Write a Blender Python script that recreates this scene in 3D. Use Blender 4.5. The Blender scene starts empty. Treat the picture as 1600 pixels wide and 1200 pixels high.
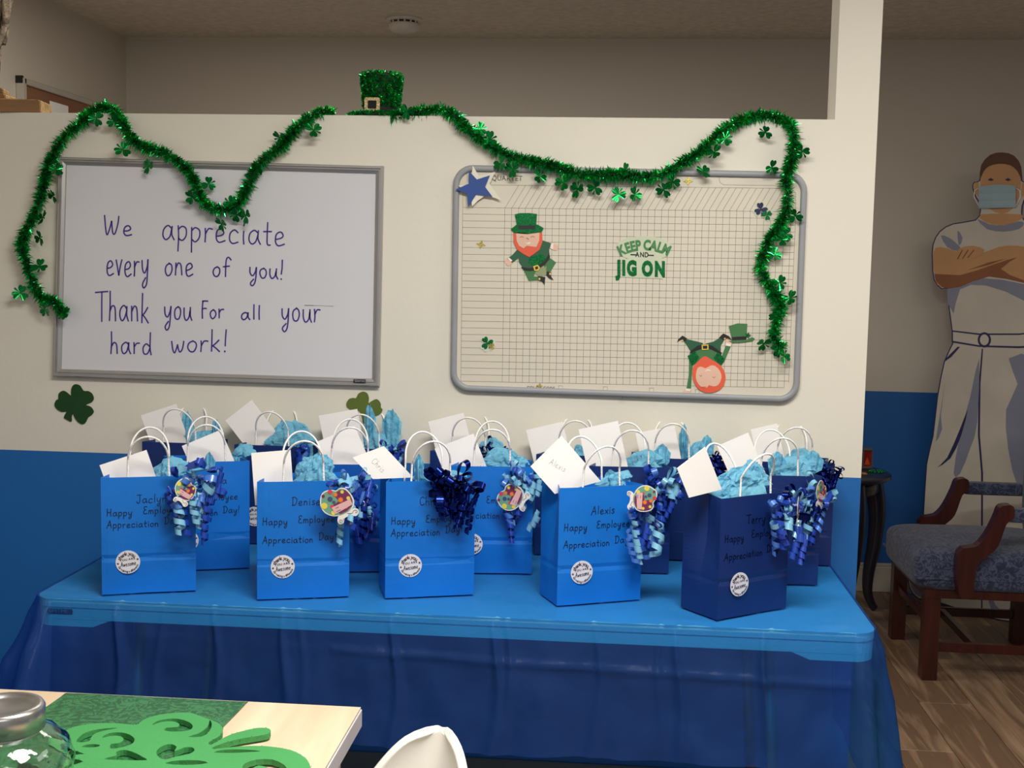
import bpy, math, random
from mathutils import Vector, Matrix, noise
from mathutils.geometry import tessellate_polygon
R_ = math.radians
# ------------------------------------------------------------------ camera
CF, CP, CY_, CR, CZ, CD = 1890.4, .0936, .084, .0194, 1.4901, 3.2502
CAM = Vector((0, -CD, CZ))
FW = Vector((-math.sin(CY_)*math.cos(CP), math.cos(CY_)*math.cos(CP), -math.sin(CP)))
_r0 = Vector((math.cos(CY_), math.sin(CY_), 0)); _u0 = _r0.cross(FW)
RT = math.cos(CR)*_r0 + math.sin(CR)*_u0
UP = -math.sin(CR)*_r0 + math.cos(CR)*_u0
cd = bpy.data.cameras.new('camera'); cam = bpy.data.objects.new('camera', cd)
bpy.context.scene.collection.objects.link(cam)
cam.matrix_world = Matrix(((RT.x, UP.x, -FW.x, CAM.x), (RT.y, UP.y, -FW.y, CAM.y), (RT.z, UP.z, -FW.z, CAM.z), (0, 0, 0, 1)))
cd.sensor_width = 36; cd.lens = CF/1600*36; cd.clip_start = .05
sc = bpy.context.scene; sc.camera = cam
sc.view_settings.view_transform = 'Standard'; sc.view_settings.look = 'None'
sc.view_settings.exposure = 0.3; sc.view_settings.gamma = 1.0; sc.view_settings.use_curve_mapping = False
# ------------------------------------------------------------------ world and lights
wd = bpy.data.worlds.new('world'); sc.world = wd; wd.use_nodes = True
wd.node_tree.nodes['Background'].inputs[0].default_value = (.9, .95, 1, 1)
wd.node_tree.nodes['Background'].inputs[1].default_value = .27
def area(name, loc, sx, sy, e, col, rot=(0, 0, 0)):
    l = bpy.data.lights.new(name, 'AREA'); l.shape = 'RECTANGLE'; l.size = sx; l.size_y = sy; l.energy = e; l.color = col
    o = bpy.data.objects.new(name, l); sc.collection.objects.link(o); o.location = loc; o.rotation_euler = rot
    return o
area('ceiling_or_fill_light', (.1, -1.75, 2.55), 1.2, .4, 53, (1, .965, .9))
area('ceiling_or_fill_light', (.3, -4.2, 2.55), 1.2, .6, 25, (1, .965, .9))  # added fill from behind the camera, not a known fixture
area('ceiling_or_fill_light', (-1.9, -2.6, 2.55), .6, .6, 2, (1, .94, .85))
area('ceiling_or_fill_light', (1.75, -.9, 2.55), 1.2, .6, 14, (1, .95, .87))  # added to brighten the passage and back wall on the right; no known fixture
area('ceiling_or_fill_light', (-1.0, .75, 2.55), 1.6, .6, 17, (1, .94, .85))  # made-up light behind the half wall, lifts the unlit back room
# ------------------------------------------------------------------ pixel -> point on a real plane
def ray(px, py): return FW + (px-800)/CF*RT - (py-600)/CF*UP
def atY(px, py, Y):
    d = ray(px, py); return CAM + d*((Y+CD)/d.y)
def atZ(px, py, z):
    d = ray(px, py); return CAM + d*((z-CZ)/d.z)
def atP(px, py, o, n):
    d = ray(px, py); return CAM + d*((o-CAM).dot(n)/d.dot(n))
# ------------------------------------------------------------------ materials
MC = {}
def lin(c): return tuple(((v/255)/12.92 if v/255 <= .04045 else ((v/255+.055)/1.055)**2.4) for v in c)+(1,)
def nt(name):
    m = bpy.data.materials.new(name); m.use_nodes = True
    t = m.node_tree; return m, t, t.nodes['Principled BSDF']
def mat(name, col, rough=.6, metal=0, spec=.5, var=.06, scale=8, bump=0, bscale=60, sheen=0, coat=0, trans=0):
    if name in MC: return MC[name]
    m, t, b = nt(name); c = lin(col)
    n = t.nodes.new('ShaderNodeTexNoise'); n.inputs['Scale'].default_value = scale; n.inputs['Detail'].default_value = 4
    tc = t.nodes.new('ShaderNodeTexCoord'); t.links.new(tc.outputs['Object'], n.inputs['Vector'])
    r = t.nodes.new('ShaderNodeValToRGB'); r.color_ramp.elements[0].position = .3; r.color_ramp.elements[1].position = .7
    r.color_ramp.elements[0].color = tuple(v*(1-var) for v in c[:3])+(1,)
    r.color_ramp.elements[1].color = tuple(min(1, v*(1+var)) for v in c[:3])+(1,)
    t.links.new(n.outputs[0], r.inputs[0]); t.links.new(r.outputs[0], b.inputs['Base Color'])
    b.inputs['Roughness'].default_value = rough; b.inputs['Metallic'].default_value = metal
    b.inputs['Specular IOR Level'].default_value = spec; b.inputs['Sheen Weight'].default_value = sheen
    b.inputs['Coat Weight'].default_value = coat; b.inputs['Transmission Weight'].default_value = trans
    if bump:
        n2 = t.nodes.new('ShaderNodeTexNoise'); n2.inputs['Scale'].default_value = bscale; n2.inputs['Detail'].default_value = 5
        t.links.new(tc.outputs['Object'], n2.inputs['Vector'])
        bp = t.nodes.new('ShaderNodeBump'); bp.inputs['Strength'].default_value = bump; bp.inputs['Distance'].default_value = .01
        t.links.new(n2.outputs[0], bp.inputs['Height']); t.links.new(bp.outputs[0], b.inputs['Normal'])
    MC[name] = m; return m
HB = .9585
def wallmat(name, up, low, rough=.55):
    m, t, b = nt(name)
    g = t.nodes.new('ShaderNodeNewGeometry'); s = t.nodes.new('ShaderNodeSeparateXYZ'); t.links.new(g.outputs['Position'], s.inputs[0])
    gt = t.nodes.new('ShaderNodeMath'); gt.operation = 'GREATER_THAN'; gt.inputs[1].default_value = HB; t.links.new(s.outputs['Z'], gt.inputs[0])
    mx = t.nodes.new('ShaderNodeMix'); mx.data_type = 'RGBA'; t.links.new(gt.outputs[0], mx.inputs[0])
    mx.inputs[6].default_value = lin(low); mx.inputs[7].default_value = lin(up)
    t.links.new(mx.outputs[2], b.inputs['Base Color']); b.inputs['Roughness'].default_value = rough
    n = t.nodes.new('ShaderNodeTexNoise'); n.inputs['Scale'].default_value = 55; n.inputs['Detail'].default_value = 3
    t.links.new(g.outputs['Position'], n.inputs['Vector'])
    bp = t.nodes.new('ShaderNodeBump'); bp.inputs['Strength'].default_value = .12; bp.inputs['Distance'].default_value = .004
    t.links.new(n.outputs[0], bp.inputs['Height']); t.links.new(bp.outputs[0], b.inputs['Normal'])
    return m
def translucent(name, col, tcol, fac, rough=.4, bump=.2, bscale=25):
    """thin plastic or tissue: part of the light goes straight through, tinted; the rest is a diffuse surface"""
    m, t, b = nt(name); c = lin(col)
    b.inputs['Base Color'].default_value = c; b.inputs['Roughness'].default_value = rough
    tr = t.nodes.new('ShaderNodeBsdfTransparent'); tr.inputs[0].default_value = tcol
    tl = t.nodes.new('ShaderNodeBsdfTranslucent'); tl.inputs[0].default_value = c
    m1 = t.nodes.new('ShaderNodeMixShader'); m1.inputs[0].default_value = .3
    m2 = t.nodes.new('ShaderNodeMixShader'); m2.inputs[0].default_value = fac
    t.links.new(b.outputs[0], m1.inputs[1]); t.links.new(tl.outputs[0], m1.inputs[2])
    t.links.new(m1.outputs[0], m2.inputs[1]); t.links.new(tr.outputs[0], m2.inputs[2])
    t.links.new(m2.outputs[0], t.nodes['Material Output'].inputs[0])
    tc = t.nodes.new('ShaderNodeTexCoord'); n = t.nodes.new('ShaderNodeTexNoise'); n.inputs['Scale'].default_value = bscale; n.inputs['Detail'].default_value = 6
    t.links.new(tc.outputs['Object'], n.inputs['Vector'])
    bp = t.nodes.new('ShaderNodeBump'); bp.inputs['Strength'].default_value = bump; bp.inputs['Distance'].default_value = .01
    t.links.new(n.outputs[0], bp.inputs['Height']); t.links.new(bp.outputs[0], b.inputs['Normal'])
    return m
def woodmat(name, c1, c2, rough, axis, sc_=1.0, obj=True, dark=None):
    m, t, b = nt(name)
    tc = t.nodes.new('ShaderNodeTexCoord'); mp = t.nodes.new('ShaderNodeMapping')
    t.links.new(tc.outputs['Object'], mp.inputs['Vector'])
    oi = t.nodes.new('ShaderNodeObjectInfo'); cv = t.nodes.new('ShaderNodeVectorMath'); cv.operation = 'SCALE'
    cv.inputs[0].default_value = (7, 5, 9); t.links.new(oi.outputs['Random'], cv.inputs['Scale']); t.links.new(cv.outputs[0], mp.inputs['Location'])
    s = [14*sc_, 14*sc_, 14*sc_]; s[axis] = 1.3*sc_; mp.inputs['Scale'].default_value = s
    n = t.nodes.new('ShaderNodeTexNoise'); n.inputs['Scale'].default_value = 1.6; n.inputs['Detail'].default_value = 8; n.inputs['Distortion'].default_value = 1.1
    t.links.new(mp.outputs[0], n.inputs['Vector'])
    r = t.nodes.new('ShaderNodeValToRGB'); r.color_ramp.elements[0].position = .25; r.color_ramp.elements[1].position = .75
    r.color_ramp.elements[0].color = lin(c1); r.color_ramp.elements[1].color = lin(c2)
    if dark:
        e = r.color_ramp.elements.new(.48); e.color = lin(dark)
    t.links.new(n.outputs[0], r.inputs[0]); t.links.new(r.outputs[0], b.inputs['Base Color']); b.inputs['Roughness'].default_value = rough
    MC[name] = m; return m
def glitter(name, col, rough=.3, sc_=700, metal=.7):
    m, t, b = nt(name)
    tc = t.nodes.new('ShaderNodeTexCoord'); v = t.nodes.new('ShaderNodeTexVoronoi'); v.inputs['Scale'].default_value = sc_
    t.links.new(tc.outputs['Object'], v.inputs['Vector'])
    mx = t.nodes.new('ShaderNodeMix'); mx.data_type = 'RGBA'; c = lin(col)
    mx.inputs[6].default_value = tuple(x*.45 for x in c[:3])+(1,); mx.inputs[7].default_value = tuple(min(1, x*1.7+.01) for x in c[:3])+(1,)
    s = t.nodes.new('ShaderNodeSeparateColor'); t.links.new(v.outputs['Color'], s.inputs[0]); t.links.new(s.outputs[0], mx.inputs[0])
    t.links.new(mx.outputs[2], b.inputs['Base Color']); b.inputs['Metallic'].default_value = metal; b.inputs['Roughness'].default_value = rough
    bp = t.nodes.new('ShaderNodeBump'); bp.inputs['Strength'].default_value = .7; bp.inputs['Distance'].default_value = .001
    t.links.new(s.outputs[1], bp.inputs['Height']); t.links.new(bp.outputs[0], b.inputs['Normal'])
    MC[name] = m; return m
WHITE = mat('white_paper', (250, 247, 244), .7, var=.02)
# ------------------------------------------------------------------ mesh helpers
class MB:
    def __init__(s): s.v = []; s.f = []; s.m = []
    def add(s, vs, fs, mi=0):
        k = len(s.v); s.v += [tuple(v) for v in vs]; s.f += [tuple(i+k for i in f) for f in fs]; s.m += [mi]*len(fs); return s
    def box(s, a, b, mi=0, M=None, bev=0):
        x0, y0, z0 = a; x1, y1, z1 = b
        if bev:
            e = bev; P = []
            for z, d in ((z0, e), (z0+e, 0), (z1-e, 0), (z1, e)):
                P += [(x0+d+e*.0, y0+d, z), (x1-d, y0+d, z), (x1-d, y1-d, z), (x0+d, y1-d, z)]
            fs = [(3, 2, 1, 0), (12, 13, 14, 15)]
            for l in range(3):
                for i in range(4): fs.append((l*4+i, l*4+(i+1) % 4, l*4+4+(i+1) % 4, l*4+4+i))
        else:
            P = [(x0, y0, z0), (x1, y0, z0), (x1, y1, z0), (x0, y1, z0), (x0, y0, z1), (x1, y0, z1), (x1, y1, z1), (x0, y1, z1)]
            fs = [(3, 2, 1, 0), (4, 5, 6, 7), (0, 1, 5, 4), (1, 2, 6, 5), (2, 3, 7, 6), (3, 0, 4, 7)]
        if M: P = [M @ Vector(p) for p in P]
        return s.add(P, fs, mi)
    def grid(s, fn, nu, nv, mi=0, closeu=False):
        P = [fn(i/(nu-(0 if closeu else 1)), j/(nv-1)) for j in range(nv) for i in range(nu)]
        fs = []
        for j in range(nv-1):
            for i in range(nu if closeu else nu-1):
                a = j*nu+i; b = j*nu+(i+1) % nu; fs.append((a, b, b+nu, a+nu))
        return s.add(P, fs, mi)
    def prism(s, pts, n, th, mi=0, holes=()):
        """outline pts (world, planar) pushed back by th against normal n; front face at pts"""
        n = Vector(n).normalized(); loops = [[Vector(p) for p in pts]]+[[Vector(p) for p in h] for h in holes]
        flat = [p for l in loops for p in l]; N = len(flat)
        tris = tessellate_polygon(loops)
        fr = []
        for t in tris:
            a, b, c = (flat[i] for i in t)
            fr.append(tuple(t) if (b-a).cross(c-a).dot(n) > 0 else tuple(reversed(t)))
        fs = list(fr)
        if th:
            fs += [tuple(i+N for i in reversed(t)) for t in fr]; k = 0
            for l in loops:
                L = len(l)
                for i in range(L):
                    j = (i+1) % L; fs.append((k+i, k+j, N+k+j, N+k+i))
                k += L
            flat = flat+[p-n*th for p in flat]
        return s.add(flat, fs, mi)
    def tube(s, pts, r, sides=8, mi=0, cap=True, closed=False):
        pts = [Vector(p) for p in pts]; n = len(pts); rs = r if isinstance(r, (list, tuple)) else [r]*n
        ref = Vector((0, 0, 1)); V = []
        for i, p in enumerate(pts):
            t = (pts[min(i+1, n-1)]-pts[max(i-1, 0)])
            t = t.normalized() if t.length > 1e-9 else Vector((0, 0, 1))
            a = ref-t*ref.dot(t)
            if a.length < 1e-3: a = Vector((1, 0, 0))-t*t.x
            a.normalize(); ref = a; b = t.cross(a)
            for k in range(sides):
                an = 2*math.pi*k/sides; V.append(p+(a*math.cos(an)+b*math.sin(an))*rs[i])
        fs = []
        for i in range(n-1):
            for k in range(sides):
                fs.append((i*sides+k, i*sides+(k+1) % sides, (i+1)*sides+(k+1) % sides, (i+1)*sides+k))
        if cap: fs += [tuple(reversed(range(sides))), tuple(range((n-1)*sides, n*sides))]
        return s.add(V, fs, mi)
    def lathe(s, prof, c, sides=32, mi=0, M=None):
        V = []; fs = []
        for r, z in prof:
            for k in range(sides):
                a = 2*math.pi*k/sides; V.append(Vector((c[0]+r*math.cos(a), c[1]+r*math.sin(a), c[2]+z)))
        if M: V = [M @ v for v in V]
        for i in range(len(prof)-1):
            for k in range(sides): fs.append((i*sides+k, i*sides+(k+1) % sides, (i+1)*sides+(k+1) % sides, (i+1)*sides+k))
        if prof[0][0] > 1e-5: fs.append(tuple(reversed(range(sides))))
        if prof[-1][0] > 1e-5: fs.append(tuple(range((len(prof)-1)*sides, len(prof)*sides)))
        return s.add(V, fs, mi)
    def strip(s, pts, w, n, mi=0):
        """flat pen stroke of width w along pts, lying on a plane of normal n"""
        n = Vector(n).normalized(); P = [Vector(p) for p in pts]; V = []
        for i, p in enumerate(P):
            t = P[min(i+1, len(P)-1)]-P[max(i-1, 0)]
            if t.length < 1e-9: t = Vector((1, 0, 0))
            t.normalize(); d = n.cross(t)*(w/2)
            e = t*(w*.35)*(-1 if i == 0 else (1 if i == len(P)-1 else 0))
            V += [p+d+e, p-d+e]
        return s.add(V, [(2*i, 2*i+1, 2*i+3, 2*i+2) for i in range(len(P)-1)], mi)
    def build(s, name, mats, parent=None, smooth=False, kind=None, loc=None, rotz=0):
        me = bpy.data.meshes.new(name); me.from_pydata(s.v, [], s.f)
        if not isinstance(mats, (list, tuple)): mats = [mats]
        for m in mats: me.materials.append(m)
        me.polygons.foreach_set('material_index', s.m)
        if smooth: me.polygons.foreach_set('use_smooth', [True]*len(s.f))
        me.update(); o = bpy.data.objects.new(name, me); sc.collection.objects.link(o)
        if parent: o.parent = parent
        if kind: o['kind'] = kind
        if loc: o.location = loc
        if rotz: o.rotation_euler.z = rotz
        return o
def tag(o, label, cat, group=None, kind=None):
    o['label'] = label; o['category'] = cat
    if group: o['group'] = group
    if kind: o['kind'] = kind
    return o
def empty(name, loc, rz, label, cat, group=None):
    o = bpy.data.objects.new(name, None); o.empty_display_size = .05; sc.collection.objects.link(o)
    o.location = loc; o.rotation_euler.z = rz; return tag(o, label, cat, group)
def reparent(o, p):
    """make o a child of p while it stays where it is"""
    o.parent = p; o.matrix_parent_inverse = Matrix.Translation(Vector(p.location)) .inverted() if not p.rotation_euler.z else (Matrix.Translation(p.location) @ Matrix.Rotation(p.rotation_euler.z, 4, 'Z')).inverted()
    return o
def smooth(pts, k=5, closed=False):
    P = [Vector(p).to_3d() if len(p) == 2 else Vector(p) for p in pts]; n = len(P)
    if n < 3: return P
    out = []
    rng = range(n) if closed else range(n-1)
    for i in rng:
        if closed: a, b, c, d = P[i-1], P[i], P[(i+1) % n], P[(i+2) % n]
        else: a, b, c, d = P[max(i-1, 0)], P[i], P[i+1], P[min(i+2, n-1)]
        for j in range(k):
            t = j/k; out.append(.5*((2*b)+(c-a)*t+(2*a-5*b+4*c-d)*t*t+(3*b-a-3*c+d)*t**3))
    if not closed: out.append(P[-1])
    return out
# ------------------------------------------------------------------ handwriting: single-stroke letters
def G(w, *s): return (w, s)
GL = {
 'a': G(.62, [(.45,.42),(.28,.52),(.08,.38),(.05,.15),(.18,.0),(.36,.1),(.46,.38)], [(.47,.5),(.47,.2),(.58,.0)]),
 'c': G(.52, [(.45,.42),(.28,.52),(.08,.38),(.06,.15),(.2,.0),(.46,.08)]),
 'd': G(.62, [(.45,.38),(.25,.5),(.06,.3),(.12,.03),(.33,.04),(.47,.3)], [(.48,1.0),(.47,.3),(.56,.0)]),
 'e': G(.54, [(.06,.24),(.3,.28),(.42,.38),(.3,.52),(.1,.42),(.06,.16),(.2,.0),(.48,.08)]),
 'f': G(.46, [(.46,.86),(.32,1.0),(.18,.8),(.17,0)], [(.02,.5),(.38,.53)]),
 'h': G(.52, [(.05,1.0),(.06,.5),(.05,0)], [(.06,.3),(.2,.5),(.36,.42),(.42,.0)]),
 'i': G(.22, [(.1,.5),(.1,.25),(.12,0)], [(.1,.7),(.12,.75)]),
 'k': G(.5, [(.06,1.0),(.06,.5),(.06,0)], [(.4,.52),(.22,.34),(.08,.24)], [(.12,.26),(.28,.14),(.44,0)]),
 'l': G(.24, [(.1,1),(.1,.5),(.11,0)]),
 'm': G(.72, [(.05,.5),(.06,.25),(.05,0)], [(.06,.3),(.18,.5),(.3,.4),(.31,0)], [(.31,.3),(.44,.5),(.58,.4),(.62,0)]),
 'n': G(.52, [(.05,.5),(.06,.25),(.05,0)], [(.06,.3),(.2,.5),(.36,.42),(.42,0)]),
 'o': G(.52, [(.28,.5),(.1,.42),(.04,.22),(.14,.02),(.32,.02),(.44,.22),(.4,.42),(.26,.51)]),
 'p': G(.54, [(.05,.52),(.06,.1),(.05,-.4)], [(.06,.4),(.22,.52),(.42,.42),(.42,.15),(.24,.0),(.07,.06)]),
 'r': G(.42, [(.05,.5),(.07,.25),(.06,0)], [(.07,.3),(.2,.48),(.38,.48)]),
 's': G(.44, [(.38,.46),(.22,.53),(.1,.42),(.24,.28),(.36,.14),(.22,.0),(.05,.05)]),
 't': G(.42, [(.18,.85),(.17,.4),(.2,.05),(.34,.02)], [(.0,.52),(.38,.54)]),
 'u': G(.56, [(.05,.5),(.05,.18),(.18,.0),(.36,.12),(.43,.4)], [(.44,.52),(.44,.2),(.54,.0)]),
 'v': G(.46, [(.03,.5),(.12,.22),(.2,.0)], [(.2,.0),(.3,.28),(.4,.52)]),
 'w': G(.68, [(.03,.5),(.1,.1),(.2,.0),(.32,.35)], [(.32,.35),(.42,.02),(.54,.15),(.6,.52)]),
 'x': G(.46, [(.04,.5),(.22,.24),(.4,0)], [(.4,.5),(.22,.24),(.04,0)]),
 'y': G(.54, [(.05,.5),(.08,.2),(.24,.08),(.4,.3),(.44,.5)], [(.45,.52),(.42,.0),(.36,-.32),(.2,-.44),(.1,-.3),(.3,-.1)]),
 '!': G(.24, [(.14,1.0),(.12,.6),(.1,.28)], [(.09,.04),(.1,.0)]),
 'W': G(.95, [(.02,1.0),(.1,.3),(.2,.0),(.32,.35),(.42,.7)], [(.42,.7),(.5,.1),(.64,.1),(.76,.6),(.8,.98)]),
 'T': G(.6, [(-.14,.98),(.2,1.0),(.62,1.02)], [(.26,1.0),(.25,.5),(.27,0)]),
 'H': G(.66, [(.05,1.0),(.06,.5),(.04,0)], [(.5,1.0),(.49,.5),(.52,0)], [(.05,.5),(.3,.52),(.5,.5)]),
 'E': G(.58, [(.46,.96),(.2,1.0),(.08,.8),(.24,.56),(.36,.54)], [(.3,.54),(.08,.4),(.06,.12),(.26,.0),(.5,.06)]),
 'A': G(.68, [(-.04,-.06),(.14,.4),(.34,1.0)], [(.34,1.0),(.46,.5),(.56,0)], [(.12,.34),(.3,.38),(.52,.36)]),
 'D': G(.66, [(.1,.98),(.1,.5),(.1,.02)], [(-.02,.92),(.3,1.0),(.56,.7),(.52,.28),(.3,.02),(.02,.0)]),
 'J': G(.56, [(.05,1.0),(.3,1.0),(.55,1.0)], [(.36,1.0),(.37,.3),(.26,.0),(.08,.06),(.02,.22)]),
 'C': G(.6, [(.52,.84),(.34,1.0),(.1,.8),(.04,.4),(.16,.04),(.36,.0),(.54,.14)]),
 'F': G(.52, [(.1,1.0),(.09,.5),(.1,0)], [(.1,.98),(.3,1.0),(.46,.99)], [(.1,.55),(.24,.57),(.36,.56)]),
 'x ': G(.4), ' ': G(.6)}
def word_strokes(txt, seed=0, slant=.03):
    rnd = random.Random(seed); x = 0; out = []
    for ch in txt:
        w, ss = GL[ch]; dy = rnd.uniform(-.03, .03)
        for s in ss:
            q = [(x+a+b*slant+rnd.uniform(-.012, .012), b+dy+rnd.uniform(-.012, .012)) for a, b in s]
            out.append(smooth(q, 4))
        x += w+.1
    return out, x-.1
# ------------------------------------------------------------------ printed letters from the built-in font
FC = {}
def glyph(ch, bold=0):
    k = (ch, bold)
    if k in FC: return FC[k]
    cu = bpy.data.curves.new('t', 'FONT'); cu.body = ch; cu.resolution_u = 3; cu.offset = bold; cu.size = 1
    o = bpy.data.objects.new('t', cu); sc.collection.objects.link(o)
    bpy.context.view_layer.update(); dg = bpy.context.evaluated_depsgraph_get()
    me = bpy.data.meshes.new_from_object(o.evaluated_get(dg))
    vs = [(v.co.x, v.co.y) for v in me.vertices]; fs = [tuple(p.vertices) for p in me.polygons]
    bpy.data.objects.remove(o); bpy.data.curves.remove(cu); bpy.data.meshes.remove(me)
    w = (max(v[0] for v in vs) if vs else .3)
    FC[k] = (vs, fs, w+.06+bold); return FC[k]
def text_line(mb, txt, fn, size, mi=0, bold=0, sx=1, gap=0, center=False):
    """letters placed through fn(x, y) -> 3D point; x,y in metres along the line"""
    tot = sum((.28 if c == ' ' else glyph(c, bold)[2]+gap)*size*sx for c in txt); x = -tot/2 if center else 0
    for c in txt:
        if c == ' ': x += .28*size*sx; continue
        vs, fs, w = glyph(c, bold)
        mb.add([fn(x+a*size*sx, b*size) for a, b in vs], fs, mi); x += (w+gap)*size*sx
def arc_text(mb, txt, cx, cy, r, a0, a1, size, fn, mi=0, bold=0, sx=1, inside=False):
    """letters round a circle from angle a0 to a1 (degrees)"""
    ws = [(.3 if c == ' ' else glyph(c, bold)[2]) for c in txt]; tot = sum(ws); acc = 0
    for c, w in zip(txt, ws):
        a = R_(a0+(a1-a0)*(acc+w/2)/tot); acc += w
        if c == ' ': continue
        vs, fs, ww = glyph(c, bold); rot = a-math.pi/2 if not inside else a+math.pi/2
        px, py = cx+r*math.cos(a), cy+r*math.sin(a); V = []
        for u, v in vs:
            u = (u-ww/2)*size*sx; v = v*size-size*.35
            V.append(fn(px+u*math.cos(rot)-v*math.sin(rot), py+u*math.sin(rot)+v*math.cos(rot)))
        mb.add(V, fs, mi)
def star(cx, cy, r, n=5, q=.42, a0=90):
    return [(cx+(r if i % 2 == 0 else r*q)*math.cos(R_(a0+i*180/n)), cy+(r if i % 2 == 0 else r*q)*math.sin(R_(a0+i*180/n))) for i in range(2*n)]
def circ(cx, cy, r, n=16, ry=None): return [(cx+r*math.cos(2*math.pi*i/n), cy+(ry or r)*math.sin(2*math.pi*i/n)) for i in range(n)]
# ================================================================== THE SETTING
ZC, YF, XL, XP, XPL, TH, HT = 2.575, 2.53, -2.388, .663, .554, .1206, 1.896
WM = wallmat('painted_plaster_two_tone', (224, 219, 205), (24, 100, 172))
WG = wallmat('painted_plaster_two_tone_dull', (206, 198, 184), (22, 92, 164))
def struct(name, mb, m, parent=None, smooth=False): return mb.build(name, m, parent, smooth, kind='structure')
p = [(XL, 0, 0), (XP, 0, 0), (XP, 0, ZC), (XPL, 0, ZC), (XPL, 0, HT), (XL, 0, HT)]
struct('wall_partition', MB().add([*p, *[(a, TH, c) for a, b, c in p]],
    [(0, 1, 4, 5), (1, 2, 3, 4), (6+5, 6+4, 6+1, 6), (6+4, 6+3, 6+2, 6+1), (1, 7, 8, 2), (2, 8, 9, 3), (3, 9, 10, 4), (4, 10, 11, 5), (5, 11, 6, 0), (0, 6, 7, 1)]), WM)
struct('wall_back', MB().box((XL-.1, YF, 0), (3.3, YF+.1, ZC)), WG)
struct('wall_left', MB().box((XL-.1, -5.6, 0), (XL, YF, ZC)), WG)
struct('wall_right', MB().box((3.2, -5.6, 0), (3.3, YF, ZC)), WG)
CEIL = mat('sprayed_ceiling', (226, 216, 200), .9, var=.1, scale=30, bump=.9, bscale=45)
struct('ceiling', MB().box((XL-.1, -5.7, ZC), (3.3, YF+.1, ZC+.1)), CEIL)
FB = mat('floor_underlay', (48, 34, 26), .8)
fl = struct('floor', MB().box((XL-.1, -5.7, -.1), (3.3, YF+.1, -.004)), FB)
PL = woodmat('walnut_vinyl_plank', (124, 98, 76), (172, 142, 114), .42, 1, 1.0, dark=(116, 91, 70))
rnd = random.Random(5)
offs = {0: .56, 1: 1.01, 2: .3, 3: .8, 4: 1.3, 5: .15, 6: .65, 7: 1.1, 8: .4, 9: .9, 10: .2, -1: .9, -2: .2, -3: .7}
for c in range(-16, 12):
    x0 = .92+.185*c; y = (offs.get(c, (c*.37) % 1.2))-1.22*5
    while y < YF:
        y1 = min(y+1.22, YF); ya = max(y, -5.6)
        vis = (x0 > .3 and y1 > -.9) or False
        if y1 > ya+.05 and vis:
            o = MB().box((-.0915, 0, -.004), (.0915, y1-ya-.002, rnd.uniform(0, .0006)), bev=.0012).build('plank', PL, fl, loc=(x0+.0925, ya, 0))
        y += 1.22
MB().box((XL, -5.6, -.004), (.36, YF, 0)).box((.36, -5.6, -.004), (3.2, -.9, 0)).build('plank_field', PL, fl, kind='stuff')
GV = mat('grey_vinyl_baseboard', (96, 98, 100), .5)
struct('baseboard_partition', MB().box((XL, -.012, 0), (XP, 0, .135), bev=.004), GV)
BBW = mat('cream_baseboard', (196, 188, 172), .5)
struct('baseboard_back', MB().box((.7, YF-.018, 0), (3.2, YF, .125), bev=.005).box((.7, YF-.012, .125), (3.2, YF, .14), bev=.003), BBW)
# smoke detector
WP = mat('white_plastic', (222, 216, 204), .45)
c = Vector((-.955, 2.1, ZC)); o = empty('smoke_detector', c, 0, 'round white smoke detector on the ceiling above the half wall', 'smoke detector')
MB().lathe([(.078, 0), (.078, -.008), (.07, -.013), (.064, -.013)], (0, 0, 0), 36).build('base_plate', WP, o, True)
MB().lathe([(.055, -.013), (.055, -.022)], (0, 0, 0), 36).build('vent_gap', mat('dark_gap', (40, 36, 32), .8), o)
m_ = MB()
for k in range(14):
    a = 2*math.pi*k/14; m_.box((-.003, -.003, -.024), (.003, .003, -.012), M=Matrix.Translation((.062*math.cos(a), .062*math.sin(a), 0)))
m_.build('vent_rib', WP, o)
MB().lathe([(.066, -.022), (.068, -.028), (.066, -.045), (.05, -.054), (0, -.056)], (0, 0, 0), 36).build('cover', WP, o, True)
# ------------------------------------------------------------------ framed corkboard on the left wall, frames on the ledge
BRN = woodmat('brown_board_back', (120, 78, 52), (150, 104, 74), .7, 1, .5)
ALU = mat('pale_aluminium', (196, 190, 178), .4, .3)
o = empty('framed_board', (XL, 1.45, 1.72), 0, 'brown board in pale metal frame hanging on the left wall', 'board')
MB().box((.004, .01, .0), (.022, 1.0, .468)).build('board_panel', BRN, o)
MB().box((.002, 0, -.02), (.034, 1.0, 0), bev=.003).build('frame_rail', ALU, o)
MB().box((.002, 0, .468), (.034, 1.0, .492), bev=.003).build('frame_rail', ALU, o)
MB().box((.002, -.012, -.02), (.034, 0.01, .492), bev=.003).build('frame_rail', ALU, o)
MB().box((.0222, .23, .365), (.0235, .40, .435)).build('label_sticker', WHITE, o)
MB().box((-.002, -.014, .47), (.03, -.004, .5), bev=.002).build('corner_cap', mat('black_plastic', (24, 22, 20), .4), o)
GOLD = mat('worn_gilt', (178, 146, 96), .45, .35, var=.35, scale=60, bump=.5, bscale=90)
KRW = woodmat('kraft_wood', (120, 86, 52), (150, 112, 74), .6, 0)
def ledge_box(name, x1, w, d, z0, z1, rz, label, m2):
    e = empty(name, (x1, .055, z0), rz, label, 'frame', 'picture frames on the half wall')
    MB().box((-w, -d/2, 0), (0, d/2, z1-z0), bev=.002).build('frame_body', KRW, e)
    MB().box((-.0, -d/2+.002, .001), (.004, d/2-.002, z1-z0-.001), bev=.001).box((-w+.004, -d/2+.006, z1-z0), (-.004, d/2-.006, z1-z0+.003)).build('gilt_edge', m2, e)
    return e
ledge_box('picture_frame', -1.60, .42, .1, HT, HT+.034, R_(9), 'flat brown picture frame with gilt end, bottom of the ledge stack', GOLD)
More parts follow.
